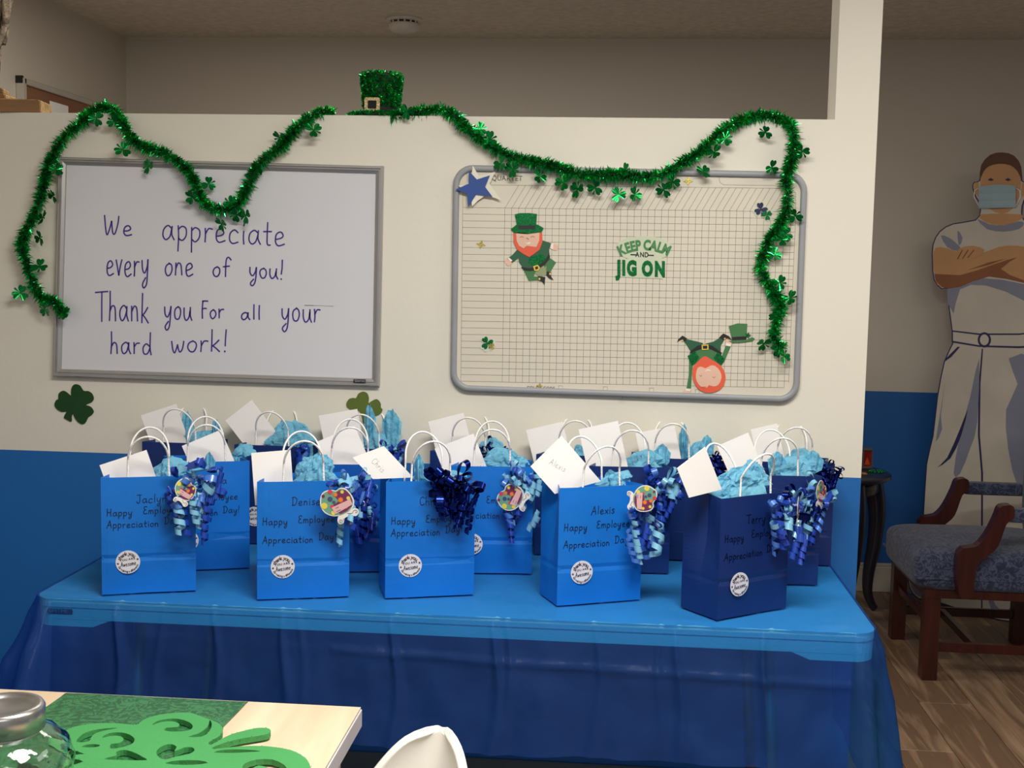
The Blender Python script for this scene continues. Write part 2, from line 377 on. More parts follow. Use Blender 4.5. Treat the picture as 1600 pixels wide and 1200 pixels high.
ledge_box('picture_frame', -1.70, .34, .08, HT+.0375, HT+.051, R_(4), 'thin gilt frame lying in middle of the ledge stack', GOLD)
ledge_box('picture_frame', -1.715, .3, .06, HT+.0545, HT+.068, R_(12), 'smallest gilt frame lying on top of the ledge stack', GOLD)
a, b = atY(520, 181, .09), atY(822, 181, .09)
tag(MB().box((a.x, .085, HT), (b.x, .097, HT+.007), bev=.001).build('metal_strip', mat('grey_metal', (112, 106, 98), .5, .4)),
    'thin grey metal strip lying along the top of the half wall', 'metal strip')
# rustic twig ornament, upper left
BARK = mat('weathered_bark', (120, 106, 88), .9, var=.6, scale=60, bump=1, bscale=80)
o = empty('twig_ornament', (-1.17, -1.0, ZC), 0, 'weathered grey twig bundle hanging at the top left corner', 'ornament')
rnd = random.Random(3); m_ = MB()
for k in range(13):
    x = -.001+.0035*k; pts = []
    for j in range(9):
        z = -.40-.36*j/8*(.72 if k > 6 else 1)
        pts.append((x+.010*math.sin(j*1.3+k)-.0035*min(j, 3)-.007*max(0, j-3), .02*math.sin(k*2+j), z+.03*math.sin(k)))
    mm = MB().tube(pts, [.009*(1-.07*j)+.003*rnd.random() for j in range(9)], 6)
    mm.build('twig', BARK, o, True)
MB().tube([(-.04, 0, 0), (-.04, 0, -.42)], .0012, 5).build('hanging_string', mat('jute', (150, 130, 96), .9), o)
# ------------------------------------------------------------------ whiteboard
def quad_frame(e, quad, y, rails, mt, name='frame_rail', w=.022, t=.018):
    """four mitred rails inside the outer quad (TL,TR,BR,BL as x,z)"""
    q = [Vector((a, b)) for a, b in quad]; cx = sum(q, Vector((0, 0)))/4
    def inset(i, d):
        s = q[i]; a = (q[(i+1) % 4]-s).normalized(); b = (q[i-1]-s).normalized(); return s+(a+b)*d
    prof = [(0, 0), (0, t*.8), (w*.12, t), (w*.3, t), (w*.36, t*.72), (w*.5, t*.72), (w*.56, t*.9), (w*.9, t*.62), (w, t*.3), (w, 0)]
    for i in range(4):
        j = (i+1) % 4; V = []
        for d, h in prof:
            A, B = inset(i, d), inset(j, d); V += [(A.x, y-h, A.y), (B.x, y-h, B.y)]
        n = len(prof); fs = [(2*k, 2*k+1, 2*k+3, 2*k+2) for k in range(n-1)]+[tuple(range(0, 2*n, 2)), tuple(range(2*n-1, 0, -2))]
        reparent(MB().add(V, fs).build(name, mt), e)
SIL = mat('satin_aluminium', (176, 174, 172), .38, .55, var=.05)
WBS = mat('whiteboard_enamel', (214, 214, 218), .22, var=.02, scale=3)
q1 = [(p.x, p.z) for p in (atY(91, 245, -.018), atY(598.5, 259.5, -.018), atY(592, 604, -.018), atY(82.5, 588, -.018))]
e = empty('whiteboard', (-1.1, 0, 1.17), 0, 'white dry-erase board with silver frame and purple handwriting, left on the wall', 'whiteboard')
pan = MB().prism([(q1[i][0]+(.008, -.008, -.008, .008)[i], -.009, q1[i][1]+(-.008, -.008, .008, .008)[i]) for i in range(4)], (0, -1, 0), .007)
reparent(pan.build('board_surface', WBS), e)
quad_frame(e, q1, -.002, None, SIL, w=.0215)
INK = mat('purple_marker_ink', (62, 40, 132), .5, var=.25, scale=30)
def handwriting(words, yplane, width, name, m, parent):
    for i, (txt, x0, x1, y0, y1, cap) in enumerate(words):
        mb = MB(); ss, w = word_strokes(txt, i*7+3)
        for s in ss:
            pts = []
            for q in s:
                u = q.x/w; px = x0+(x1-x0)*u; py = y0+(y1-y0)*u-q.y*cap
                pts.append(atY(px, py, yplane))
            mb.strip(pts, width, (0, -1, 0))
        reparent(mb.build(name, m), parent)
handwriting([('We', 162, 207, 366, 368, 30), ('appreciate', 253, 446, 374, 384, 42), ('every', 166, 233, 431, 431, 46), ('one', 257, 303, 431, 431, 38),
    ('of', 332, 360, 431, 431, 30), ('you!', 389, 443, 433, 437, 30), ('Thank', 152, 233, 501, 503, 46), ('you', 256, 300, 500, 499, 38), ('For', 314, 350, 497, 497, 27),
    ('all', 376, 408, 499, 499, 22), ('your', 439, 501, 501, 503, 38), ('hard', 172, 238, 552, 553, 34), ('work!', 267, 356, 550, 550, 34)],
    -.0096, .0040, 'written_word', INK, e)
sm = MB(); sm.strip([atY(476, 477, -.0095), atY(490, 477.3, -.0095)], .0016, (0, -1, 0)); sm.strip([atY(490, 477.3, -.0095), atY(521, 478.5, -.0095)], .0008, (0, -1, 0))
reparent(sm.build('ink_smudge', mat('faded_ink', (96, 88, 110), .5)), e)
a, b = atY(552.5, 592.5, -.02), atY(571, 598, -.02)
reparent(MB().box((a.x, -.0215, b.z), (b.x, -.016, a.z)).build('maker_badge', mat('black_plastic', (24, 22, 20), .4)), e)
mb = MB(); text_line(mb, 'Quartet', lambda x, y: (a.x+.003+x, -.0218, b.z+.0025+y-.0003*x), .0078, bold=.01)
reparent(mb.build('badge_lettering', mat('badge_grey', (170, 170, 172), .5)), e)
# ------------------------------------------------------------------ calendar board
CRM = mat('cream_melamine', (214, 207, 190), .35, var=.03, scale=4)
GRY = mat('grey_plastic_trim', (148, 150, 154), .45)
e2 = empty('planner_board', (0, 0, 1.15), 0, 'cream planning board with printed grid and rounded grey frame, right on the wall', 'planner board')
C2 = [atY(708, 257, -.02), atY(1263, 268.5, -.02), atY(1249, 630, -.02), atY(703, 611, -.02)]
def rrect(cs, ins, r, y, n=8):
    out = []; cs = [Vector((c.x, c.z)) for c in cs]
    for i in range(4):
        s = cs[i]; a = (cs[i-1]-s).normalized(); b = (cs[(i+1) % 4]-s).normalized(); cc = s+(a+b)*(ins+r)
        a0 = math.atan2(-b.y, -b.x); a1 = math.atan2(-a.y, -a.x)
        d = (a1-a0+math.pi) % (2*math.pi)-math.pi
        for k in range(n+1):
            t = a0+d*k/n; out.append((cc.x+r*math.cos(t), y, cc.y+r*math.sin(t)))
    # corner sweep must run from the incoming edge to the outgoing one
    res = []
    for i in range(4): res += out[i*(n+1):(i+1)*(n+1)]
    return res
def ring(loops, close=True):
    mb = MB(); n = len(loops[0]); V = [p for l in loops for p in l]; fs = []
    for a in range(len(loops)-1):
        for i in range(n): fs.append((a*n+i, a*n+(i+1) % n, (a+1)*n+(i+1) % n, (a+1)*n+i))
    return mb.add(V, fs)
reparent(MB().prism(rrect(C2, .006, .045, -.010), (0, -1, 0), .009).build('board_surface', CRM), e2)
W2 = .0165
loops = [rrect(C2, i, r, y) for i, r, y in ((0, .052, 0), (0, .052, -.014), (.003, .049, -.018), (.012, .041, -.018), (W2, .037, -.0145), (W2, .037, -.0095))]
reparent(ring(loops).build('frame_trim', GRY, None, True), e2)
s_ = atY(972, 623, -.019)
reparent(MB().box((s_.x-.001, -.0189, s_.z+.001), (s_.x+.001, -.004, s_.z+.007)).build('trim_seam', mat('seam_dark', (90, 90, 95), .6)), e2)
LN = mat('printed_grey_line', (128, 120, 106), .6)
mb = MB(); YP = -.0104; NY = (0, -1, 0)
def bil(u, v):
    tl, tr, bl, br = (723, 324), (1243.5, 331), (720, 595.5), (1232, 606)
    x = (tl[0]*(1-u)+tr[0]*u)*(1-v)+(bl[0]*(1-u)+br[0]*u)*v; y = (tl[1]*(1-u)+tr[1]*u)*(1-v)+(bl[1]*(1-u)+br[1]*u)*v
    return atY(x, y, YP)
LW = .0009
for i in range(27): mb.strip([bil(0, i/26), bil(1 if i < 26 else .985, i/26)], LW, NY)
for i in range(44):
    u = .1265+i*(.9865-.1265)/42
    if u <= 1.001: mb.strip([bil(u, 0), bil(u, 1)], LW, NY)
mb.strip([bil(0, 0), bil(0, 1)], LW, NY); mb.strip([bil(1, 0), bil(1, .97)], LW, NY)
mb.strip([atY(723, 324, YP), atY(723.5, 290, YP)], LW, NY)
mb.strip([atY(723.5, 288.5, YP), atY(1236, 294.5, YP)], LW, NY); mb.strip([atY(1236, 294.5, YP), atY(1243, 301, YP), atY(1243.5, 331, YP)], LW, NY)
for i in range(42):
    x = 789+i*10.62
    if x+22 < 1243: mb.strip([atY(x, 325+(x-789)*.0138, YP), atY(x+21.5, 289.5+(x-789)*.0115, YP)], LW, NY)
rr = [(1131, 271), (1250, 272)], [(1250, 290), (1131, 289)]
mb.strip([atY(x, y, YP) for x, y in [(1236, 272.5), (1180, 271.5), (1131, 270.5), (1125.5, 273.5), (1123.5, 279.5), (1125.5, 285.5), (1131, 288.8), (1180, 289.5), (1236, 290)]], LW, NY)
for x, y in ((876, 606), (946, 607.5), (1018, 609.5), (1089.5, 612)):
    mb.strip([atY(x-3.2, y-3.2, YP), atY(x+3.2, y-3.2, YP), atY(x+3.2, y+3.2, YP), atY(x-3.2, y+3.2, YP), atY(x-3.2, y-3.2, YP)], .0009, NY)
    mb.strip([atY(x+8, y+4.2, YP), atY(x+60, y+5.5, YP)], .0009, NY)
reparent(mb.build('printed_grid', LN), e2)
mb = MB(); o_ = atY(768, 282, YP); text_line(mb, 'QUARTET', lambda x, y: (o_.x+x, YP, o_.z+y), .019, sx=.92)
o_ = atY(823, 607.5, YP); text_line(mb, 'COLOR CODE', lambda x, y: (o_.x+x, YP, o_.z+y-.005*x), .0108, bold=.02)
reparent(mb.build('printed_lettering', mat('printed_black', (60, 56, 52), .6)), e2)
# ------------------------------------------------------------------ cut-outs stuck on the boards and wall
GG = glitter('green_glitter_card', (20, 120, 62)); GD = mat('deep_green_card', (34, 88, 58), .6); GM = mat('mid_green_card', (62, 116, 66), .6)
ORG = mat('orange_card', (226, 92, 62), .6); SKN = mat('pale_skin_card', (226, 184, 160), .6); BLK = mat('black_card', (22, 20, 22), .5)
YEL = mat('yellow_card', (222, 190, 70), .5); KHA = mat('sage_card', (140, 152, 112), .6); GOL = glitter('gold_glitter_card', (196, 180, 96), .35)
CLR = mat('clear_vinyl_edge', (206, 208, 188), .3); FCE = mat('printed_face_line', (168, 120, 104), .6)
PINKC = mat('pale_mouth_card', (240, 226, 216), .6)
def decal(name, label, cat, parts, tr, y0, group=None, step=.0005):
    """parts: (part name, material, outline, layer, smooth?) drawn in crop coordinates, tr maps them to the photograph"""
    e = empty(name, atY(*tr(*parts[0][2][0]), y0), 0, label, cat, group)
    for nm, m, pts, lay, k in parts:
        pp = [(v.x, v.y) for v in smooth(pts, k, True)] if k else pts
        reparent(MB().prism([atY(*tr(a, b), y0-step*(lay+1)) for a, b in pp], NY, step*.9+(.0004 if not lay else 0)).build(nm, m), e)
    return e
t4 = lambda a, b: (680+a*.2, 230+b*.2)
t6 = lambda a, b: (940+a*.2334, 360+b*.2334)
tL = lambda a, b: (1040+a*.125, 480+b*.125)
YB = -.0112
decal('leprechaun_cutout', 'dancing leprechaun cutout with glitter hat and orange beard on the grid board', 'cutout', [
 ('arm', GD, [(640,800),(600,845),(560,870),(600,905),(660,860)], 0, 0), ('arm', GD, [(830,725),(905,750),(895,790),(840,780)], 0, 0),
 ('hand', SKN, [(560,865),(545,895),(570,930),(605,905),(585,878)], 0, 2), ('hand', SKN, [(915,752),(960,770),(950,805),(915,800)], 0, 2),
 ('cuff', PINKC, [(566,868),(590,895),(603,885),(578,862)], 1, 0), ('cuff', PINKC, [(905,755),(925,752),(920,800),(900,790)], 1, 0),
 ('coat', GD, [(640,790),(830,720),(890,790),(895,880),(800,955),(700,960),(655,900)], 1, 0),
 ('leg', GM, [(685,950),(790,960),(770,1010),(815,1010),(810,1040),(730,1045),(705,990)], 0, 0),
 ('leg', GM, [(850,900),(895,865),(945,900),(905,965),(880,985),(850,930)], 0, 0),
 ('trouser_patch', KHA, [(780,950),(870,930),(875,1000),(815,1010),(775,985)], 0, 0),
 ('lapel', GG, [(740,860),(830,830),(870,870),(850,910),(780,940),(725,900)], 2, 0),
 ('belt', BLK, [(670,935),(740,945),(800,925),(860,885),(890,825),(898,860),(860,915),(800,955),(740,967),(690,960)], 3, 0),
 ('buckle', YEL, [(765,930),(800,918),(820,940),(805,965),(775,965)], 4, 0), ('buckle_centre', BLK, [(780,935),(800,930),(806,945),(795,955),(783,955)], 5, 0),
 ('boot', BLK, [(805,1005),(860,1015),(855,1078),(835,1050),(805,1040)], 2, 0), ('boot', BLK, [(870,970),(905,975),(905,1010),(925,1038),(890,1025),(868,1000)], 2, 0),
 ('boot_buckle', YEL, [(808,1020),(822,1022),(820,1038),(808,1036)], 3, 0), ('boot_buckle', YEL, [(892,980),(906,984),(902,1000),(890,994)], 3, 0),
 ('beard', ORG, [(610,670),(835,665),(838,740),(815,800),(770,835),(735,858),(690,835),(640,800),(612,745)], 4, 0),
 ('face', SKN, [(632,668),(815,668),(812,730),(790,780),(750,775),(715,770),(690,790),(655,770),(636,730)], 5, 0),
 ('smile', PINKC, [(705,752),(728,760),(752,745),(735,742)], 6, 0), ('eye', FCE, [(660,702),(675,694),(692,702),(690,708),(675,700),(662,708)], 6, 0), ('eye', FCE, [(745,700),(762,692),(778,700),(776,706),(762,698),(747,706)], 6, 0),
 ('nose', FCE, [(705,715),(718,706),(730,716),(728,730),(722,718),(712,712)], 6, 0),
 ('hat_crown', GG, [(622,525),(660,515),(740,515),(795,522),(790,600),(795,640),(640,640),(635,590)], 6, 0),
 ('hat_brim', GG, [(590,640),(635,605),(800,605),(848,632),(830,665),(720,680),(620,672)], 5, 0),
 ('hat_band', BLK, [(648,610),(783,610),(782,640),(650,642)], 7, 0)], t4, YB)
decal('leprechaun_cutout', 'upside-down leprechaun cutout doing a handstand beside its held-out green hat', 'cutout', [
 ('arm', GM, [(295,620),(350,690),(330,800),(318,1020),(262,1015),(290,850)], 0, 0), ('arm', GM, [(755,475),(815,490),(735,680),(700,730),(670,690),(700,620)], 0, 0),
 ('hand', SKN, [(235,1035),(330,1040),(300,1085),(205,1072)], 0, 0), ('hand', SKN, [(765,400),(830,420),(825,460),(755,450)], 1, 0),
 ('cuff', PINKC, [(252,1015),(318,1020),(305,1050),(248,1045)], 1, 0), ('cuff', PINKC, [(755,450),(825,460),(810,490),(750,480)], 2, 0),
 ('leg', GD, [(270,400),(400,430),(470,450),(450,520),(310,550),(270,480),(235,435)], 1, 0), ('leg', GD, [(500,455),(600,430),(680,380),(730,415),(690,480),(690,560),(540,520)], 1, 0),
 ('coat', GM, [(320,545),(490,500),(700,570),(690,700),(330,720)], 0, 0),
 ('lapel', GG, [(275,610),(370,545),(420,630),(380,690),(330,730),(300,670)], 2, 0), ('lapel', GG, [(600,630),(660,560),(740,650),(690,725),(640,680)], 2, 0),
 ('belt', BLK, [(310,550),(400,480),(490,462),(580,480),(705,570),(695,588),(570,525),(490,505),(400,535),(300,578)], 3, 0),
 ('buckle', YEL, [(450,470),(535,465),(538,530),(455,535)], 4, 0), ('buckle_centre', BLK, [(465,482),(520,480),(522,518),(468,520)], 5, 0),
 ('boot', BLK, [(145,435),(160,400),(210,355),(270,390),(245,435),(200,400)], 2, 0), ('boot', BLK, [(668,380),(720,328),(790,360),(830,410),(770,385),(720,410)], 2, 0),
 ('boot_buckle', YEL, [(200,408),(218,405),(222,425),(205,428)], 3, 0), ('boot_buckle', YEL, [(730,385),(750,382),(750,402),(732,402)], 3, 0),
 ('beard', ORG, [(490,612),(580,660),(690,730),(745,840),(740,940),(680,1030),(560,1070),(450,1050),(370,970),(335,860),(345,750),(420,665)], 4, 3),
 ('face', SKN, [(400,760),(450,745),(500,765),(560,730),(620,735),(680,800),(700,880),(660,970),(600,990),(540,975),(520,1005),(450,1000),(390,930),(378,850)], 5, 2),
 ('smile', PINKC, [(490,805),(520,780),(560,785),(565,800),(530,793)], 6, 0), ('eye', FCE, [(420,850),(440,872),(455,850),(450,846),(440,862),(426,846)], 6, 0), ('eye', FCE, [(585,872),(605,885),(625,872),(622,868),(605,878),(588,867)], 6, 0),
 ('eyebrow', ORG, [(440,995),(520,992),(480,1010)], 6, 0),
 ('hat_crown', GM, [(790,235),(900,202),(1022,208),(1010,400),(830,410)], 3, 0), ('hat_brim', GM, [(790,420),(1000,410),(1080,375),(1115,390),(1090,420),(960,440),(835,445)], 4, 0),
 ('hat_band', BLK, [(825,375),(1010,362),(1012,395),(832,412)], 5, 0), ('hat_clover', GG, star(1030, 350, 45, 5, .4, 70), 6, 0)], tL, YB)
def shamrock2d(cx, cy, r, rot=0, stem=True, lobes=3, notch=.78, seed=0, n=10):
    """shamrock outline: three heart leaves and a short curved stem"""
    pts = []
    for i in range(lobes):
        a = 90-i*360/lobes if lobes != 3 else (90, -25, 205)[i]
        loc = [(.10, -.10), (.34, -.36), (.66, -.48), (.92, -.40), (1.0, -.16), (.86, 0), (1.0, .16), (.92, .40), (.66, .48), (.34, .36), (.10, .10)]
        c_, s_ = math.cos(R_(a)), math.sin(R_(a)); l3 = [(x*c_+y*s_, x*s_-y*c_) for x, y in loc]
        pts += [(v.x, v.y) for v in smooth(l3, 2)]
        if i == 1 and stem: pts += [(.06, -.35), (.16, -.85), (0, -.98), (-.12, -.88), (-.04, -.35)]
    c_, s_ = math.cos(R_(rot)), math.sin(R_(rot))
    return [(cx+r*(x*c_-y*s_), cy-r*(x*s_+y*c_)) for x, y in pts]
ident = lambda a, b: (a, b)
FELT = mat('dark_green_felt', (22, 66, 26), .9, bump=.3, bscale=400); OLV = mat('olive_felt', (92, 108, 44), .9, bump=.3, bscale=400)
def wallcut(name, label, cat, m, pts, y0, th, group=None):
    e = MB().prism([atY(a, b, y0-th) for a, b in pts], NY, th-.0003).build(name, m); return tag(e, label, cat, group)
tS = lambda a, b: (60+a*.1125, 560+b*.1125)
wallcut('felt_shamrock', 'dark green felt shamrock on the wall under the whiteboard corner', 'shamrock', FELT,
 [tS(v.x, v.y) for v in smooth([(450,520),(455,430),(480,375),(525,358),(580,385),(625,450),(690,455),(745,495),(765,560),(735,610),(655,645),(720,670),(765,735),(740,785),(690,820),(650,895),(605,913),(550,885),(500,820),(482,770),(460,805),(455,878),(400,855),(355,825),(370,775),(388,740),(320,742),(250,700),(222,640),(245,580),(275,565),(280,490),(335,450),(385,468),(430,505)], 3, True)], 0, .003)
tO = lambda a, b: (440+a*.125, 560+b*.125)
wallcut('felt_shamrock', 'olive green felt shamrock on the wall behind blue tissue, under the whiteboard', 'shamrock', OLV,
 [tO(v.x, v.y) for v in smooth([(930,495),(960,440),(1020,416),(1070,440),(1090,500),(1085,560),(1130,530),(1190,510),(1235,560),(1240,615),(1260,640),(1235,690),(1160,720),(1080,690),(1050,740),(1060,800),(1020,810),(1000,720),(960,650),(870,640),(820,610),(808,565),(840,510),(890,495)], 3, True)], 0, .003)
wc = mat('cream_star_card', (226, 222, 204), .6); bc = mat('royal_blue_card', (38, 72, 142), .6)
tag(MB().prism([atY(*t4(a, b), -.0205-.003*((i % 3) == 1)) for i, (a, b) in enumerate([(293,142),(340,222),(470,192),(425,285),(514,412),(395,375),(330,420),(288,462),(275,380),(180,300),(280,270)])], NY, .001).build('paper_star', wc),
    'cream paper star curling off the top left corner of the grid board', 'paper star', 'paper stars on the grid board')
tag(MB().prism([atY(*t4(a, b), -.0255) for a, b in [(262,183),(325,252),(427,220),(390,310),(447,387),(320,366),(258,470),(248,362),(158,330),(262,285)]], NY, .001).build('paper_star', bc),
    'royal blue paper star on top of the cream star at the board corner', 'paper star', 'paper stars on the grid board')
for (x, y, r, rot, lb) in ((751.5, 382, 7.5, 12, 'small gold glitter star to the left of the dancing leprechaun'), (1075, 283, 8, 0, 'small gold glitter star near the top of the grid board, under the garland'),
        (843, 603, 5.5, 8, 'tiny gold star stuck over the colour code print at the board bottom')):
    tag(MB().prism([atY(a, b, YB-.0008) for a, b in star(x, y, r, 4, .42, 90+rot)], NY, .0006).build('gold_star', GOL), lb, 'star sticker', 'gold star stickers')
NV = glitter('navy_glitter_card', (50, 56, 84), .35)
def clover_sticker(cx, cy, r, lb, items):
    e = empty('shamrock_sticker', atY(cx, cy, YB), 0, lb, 'sticker', 'shamrock stickers on the grid board')
    for nm, m, x, y, rr, rot, lay in items:
        reparent(MB().prism([atY(a, b, YB-.0005*(lay+1)) for a, b in shamrock2d(x, y, rr, rot)], NY, .0004).build(nm, m), e)
clover_sticker(1192, 330, 14, 'navy and green glitter double shamrock sticker at the board top right', [('backing', CLR, 1188.5, 327, 12.5, 10, 0), ('backing', CLR, 1199, 336, 10, 200, 0), ('clover', NV, 1189, 327, 10.5, 10, 1), ('clover', GG, 1198.5, 336, 8, 190, 2)])
clover_sticker(762, 537, 12, 'small green shamrock sticker with gold corner at the board lower left', [('backing', CLR, 762, 537, 13, 30, 0), ('clover', GG, 761, 536, 10, 30, 1), ('clover', GOL, 768, 541, 5, 200, 2)])
# KEEP CALM AND JIG ON sign
e = empty('slogan_sticker', atY(1005, 400, YB), 0, 'green slogan sticker with arched lettering in the middle of the grid board', 'sticker')
reparent(MB().prism([atY(*t6(v.x, v.y), YB-.0005) for v in smooth([(104,90),(150,58),(200,45),(280,38),(370,45),(430,68),(470,104),(455,140),(435,172),(405,188),(412,200),(408,318),(385,322),(130,312),(128,288),(145,275),(140,205),(180,190),(150,180),(130,160),(115,125)], 2, True)], NY, .0006).build('backing', mat('pale_green_card', (196, 204, 176), .5)), e)
mb = MB(); fn = lambda x, y: atY(*t6(x, -y), YB-.0011)
arc_text(mb, 'KEEP CALM', 287, -455, 358, 118.5, 61.5, 92, fn, 0, .05, .74)
reparent(mb.build('arched_lettering', mat('sage_green_print', (64, 128, 76), .6)), e)
mb = MB(); text_line(mb, 'AND', lambda x, y: fn(272+x, -178+y-.04*x), 46, bold=.03, sx=.8, center=True)
mb.add([fn(a, b) for a, b in [(193, -158), (232, -160), (232, -168), (193, -166)]], [(0, 1, 2, 3)]); mb.add([fn(a, b) for a, b in [(310, -162), (350, -164), (350, -172), (310, -170)]], [(0, 1, 2, 3)])
reparent(mb.build('small_lettering', BLK), e)
mb = MB(); text_line(mb, 'JIG ON', lambda x, y: fn(270+x, -300+y-.03*x), 132, bold=.07, sx=.66, center=True)
reparent(mb.build('large_lettering', GG), e)
# ------------------------------------------------------------------ tinsel garlands
TIN = mat('green_tinsel_foil', (30, 184, 88), .2, .85, var=.6, scale=60); TIN2 = mat('green_foil_sheet', (16, 140, 62), .18, .8, var=.2, scale=60)
CORE = mat('dark_green_core', (6, 44, 16), .7)
def resample(pts, step):
    P = smooth(pts, 8); out = [P[0]]; acc = 0
    for a, b in zip(P, P[1:]):
        L = (b-a).length; d = step-acc
        while d <= L and L > 1e-9: out.append(a+(b-a)*(d/L)); d += step
        acc = (L-(d-step))
    return out
def garland(pxs, sh, label, seed):
    rnd = random.Random(seed); W = []
    for x, y, Y in pxs: W.append(atY(x, y, Y))
    path = resample(W, .0042)
    e = empty('tinsel_garland', W[0], 0, label, 'garland', 'green tinsel garlands')
    reparent(MB().tube(path[::3]+[path[-1]], .0035, 6).build('core_cord', CORE, None, True), e)
    mb = MB()
    for i, p in enumerate(path):
        t = (path[min(i+1, len(path)-1)]-path[max(i-1, 0)]).normalized()
        a = t.orthogonal().normalized(); b = t.cross(a)
        dens = 26+7*math.sin(i*.13); lf = 1+.28*noise.noise((i*.06, seed, 0))+.12*math.sin(i*.5)
        for k in range(int(dens)):
            an = rnd.uniform(0, 2*math.pi); L = lf*rnd.uniform(.013, .0235) if rnd.random() < .88 else rnd.uniform(.022, .032)
            d = (a*math.cos(an)+b*math.sin(an)+t*rnd.uniform(-.55, .55)).normalized()
            q = p+t*rnd.uniform(-.004, .004); w = rnd.uniform(.0010, .0021)
            sd = d.cross(Vector((rnd.uniform(-1, 1), rnd.uniform(-1, 1), rnd.uniform(-1, 1)))).normalized()*w
            m1 = q+d*L*.55+Vector((0, 0, rnd.uniform(-.001, .001))); e1 = q+d*L+Vector((0, 0, -L*.12))+t*rnd.uniform(-.002, .002)
            if p.y < 0:
                if m1.y > -.001: m1.y = -.001
                if e1.y > -.001: e1.y = -.001
            sd2 = (sd+d.cross(sd).normalized()*w*rnd.uniform(-.8, .8))
            mb.add([q-sd, q+sd, m1+sd2, m1-sd2, e1], [(0, 1, 2, 3), (3, 2, 4)])
    reparent(mb.build('tinsel_strand', TIN, None, kind='stuff'), e)
    for i, (x, y) in enumerate(sh):
        c = atY(x, y, -.030-rnd.uniform(0, .014)); r = rnd.uniform(.019, .023)
        M = Matrix.Translation(c) @ Matrix.Rotation(rnd.uniform(-.7, .7), 4, 'Z') @ Matrix.Rotation(rnd.uniform(-.6, .6), 4, 'X') @ Matrix.Rotation(rnd.uniform(0, 6.28), 4, 'Y')
        pts = shamrock2d(0, 0, r, 0)
        P3 = [M @ Vector((a, -6*(a*a+b*b)*rnd.uniform(.8, 1.2), -b)) for a, b in pts]
        f = MB(); cv = M @ Vector((0, 0, 0)); n = len(P3)
        f.add([cv]+P3, [(0, k+1, (k+1) % n+1) for k in range(n)])
        near = min(path, key=lambda q: (q-c).length)
        f.tube([c, (c+near)/2+Vector((0, -.004, .003)), near], .0006, 4, cap=False)
        reparent(f.build('foil_shamrock', TIN2), e)
YG = -.034
g1 = [(100,490),(84,470),(66,466),(50,440),(41,410),(34,380),(45,352),(58,325),(68,290),(74,262),(84,240),(100,214),(124,193),(140,178,.0),(158,168,.02),(178,172,.0),(190,190),(200,208),(215,225),(235,232),(255,237),(275,250),(295,268),(306,290),(316,312),(335,326),(358,326),(374,316),(386,292),(400,262),(418,244),(440,228),(455,208),(475,190,-.02),(498,175,.0),(522,177,.02)]
g1 = [(a[0], a[1], a[2] if len(a) > 2 else (YG if 245 < a[1] else -.026)) for a in g1]
s1 = [(178,190),(192,234),(232,260),(88,265),(82,306),(66,340),(62,372),(62,416),(32,458),(70,484),(100,490),(326,287),(300,308),(346,350),(384,337),(370,336),(402,262),(490,203),(437,215),(360,318),(150,185)]
garland(g1, s1, 'green tinsel garland with foil shamrocks draped over the white board', 11)
g2 = [(612,181,.0),(640,178,.01),(668,172,.01),(695,172,.0),(712,182),(728,199),(748,213),(772,231),(800,244),(830,251),(862,258),(890,267),(915,273),(945,273),(975,272),(1005,276),(1030,273),(1055,262),(1075,248),(1098,233),(1115,215),(1135,200),(1158,187,-.015),(1185,181,.0),(1212,182,.0),(1232,192,-.01),(1240,206),(1240,232),(1235,256),(1228,285),(1232,309),(1228,328),(1220,350),(1205,368),(1194,395),(1188,418),(1198,440),(1212,462),(1220,481),(1210,512),(1212,533),(1222,543)]
g2 = [(a[0], a[1], a[2] if len(a) > 2 else (YG if a[1] > 245 or a[0] > 1180 else -.024)) for a in g2]
s2 = [(636,174),(750,202),(765,218),(782,256),(801,264),(843,276),(902,296),(880,285),(930,293),(966,304),(992,304),(976,266),(1037,297),(1051,284),(1099,268),(1116,238),(1133,217),(1196,207),(1253,236),(1206,262),(1242,337),(1228,366),(1222,375),(1210,397),(1218,442),(1234,466),(1213,494),(1193,537),(1225,557),(1215,548)]
garland(g2, s2, 'green tinsel garland with foil shamrocks draped over the grid board', 29)
# ------------------------------------------------------------------ glitter top hat on the half wall
hx, hy = -.655, .085
e = empty('leprechaun_hat', (hx, hy, HT), 0, 'small sparkly green top hat with gold buckle standing on the half wall', 'hat')
MB().lathe([(.088, .002), (.092, .006), (.088, .011), (.05, .013), (.046, .02), (.047, .06), (.054, .11), (.056, .118), (.05, .122), (0, .122)], (0, 0, 0), 40).build('crown', CORE, e, True)
rnd = random.Random(8); mb = MB()
def flakes(n, fp):
    for _ in range(n):
        p, nn = fp(); d = (nn+Vector((rnd.uniform(-1, 1), rnd.uniform(-1, 1), rnd.uniform(-1, 1)))*.9).normalized()
        s = d.orthogonal().normalized()*rnd.uniform(.0014, .0028); L = rnd.uniform(.004, .009)
        mb.add([p-s, p+s, p+d*L+s*.6, p+d*L-s*.6], [(0, 1, 2, 3)])
def crownp():
    a = rnd.uniform(0, 6.283); z = rnd.uniform(.03, .118); r = .046+.010*(z/.118)**1.6; n = Vector((math.cos(a), math.sin(a), 0)); return Vector((r*n.x, r*n.y, z)), n
def topp():
    a = rnd.uniform(0, 6.283); r = .054*math.sqrt(rnd.random()); return Vector((r*math.cos(a), r*math.sin(a), .12)), Vector((0, 0, 1))
def brimp():
    a = rnd.uniform(0, 6.283); r = rnd.uniform(.055, .091); return Vector((r*math.cos(a), r*math.sin(a), .009)), Vector((math.cos(a)*.6, math.sin(a)*.6, .8))
flakes(3600, crownp); flakes(800, topp); flakes(1700, brimp)
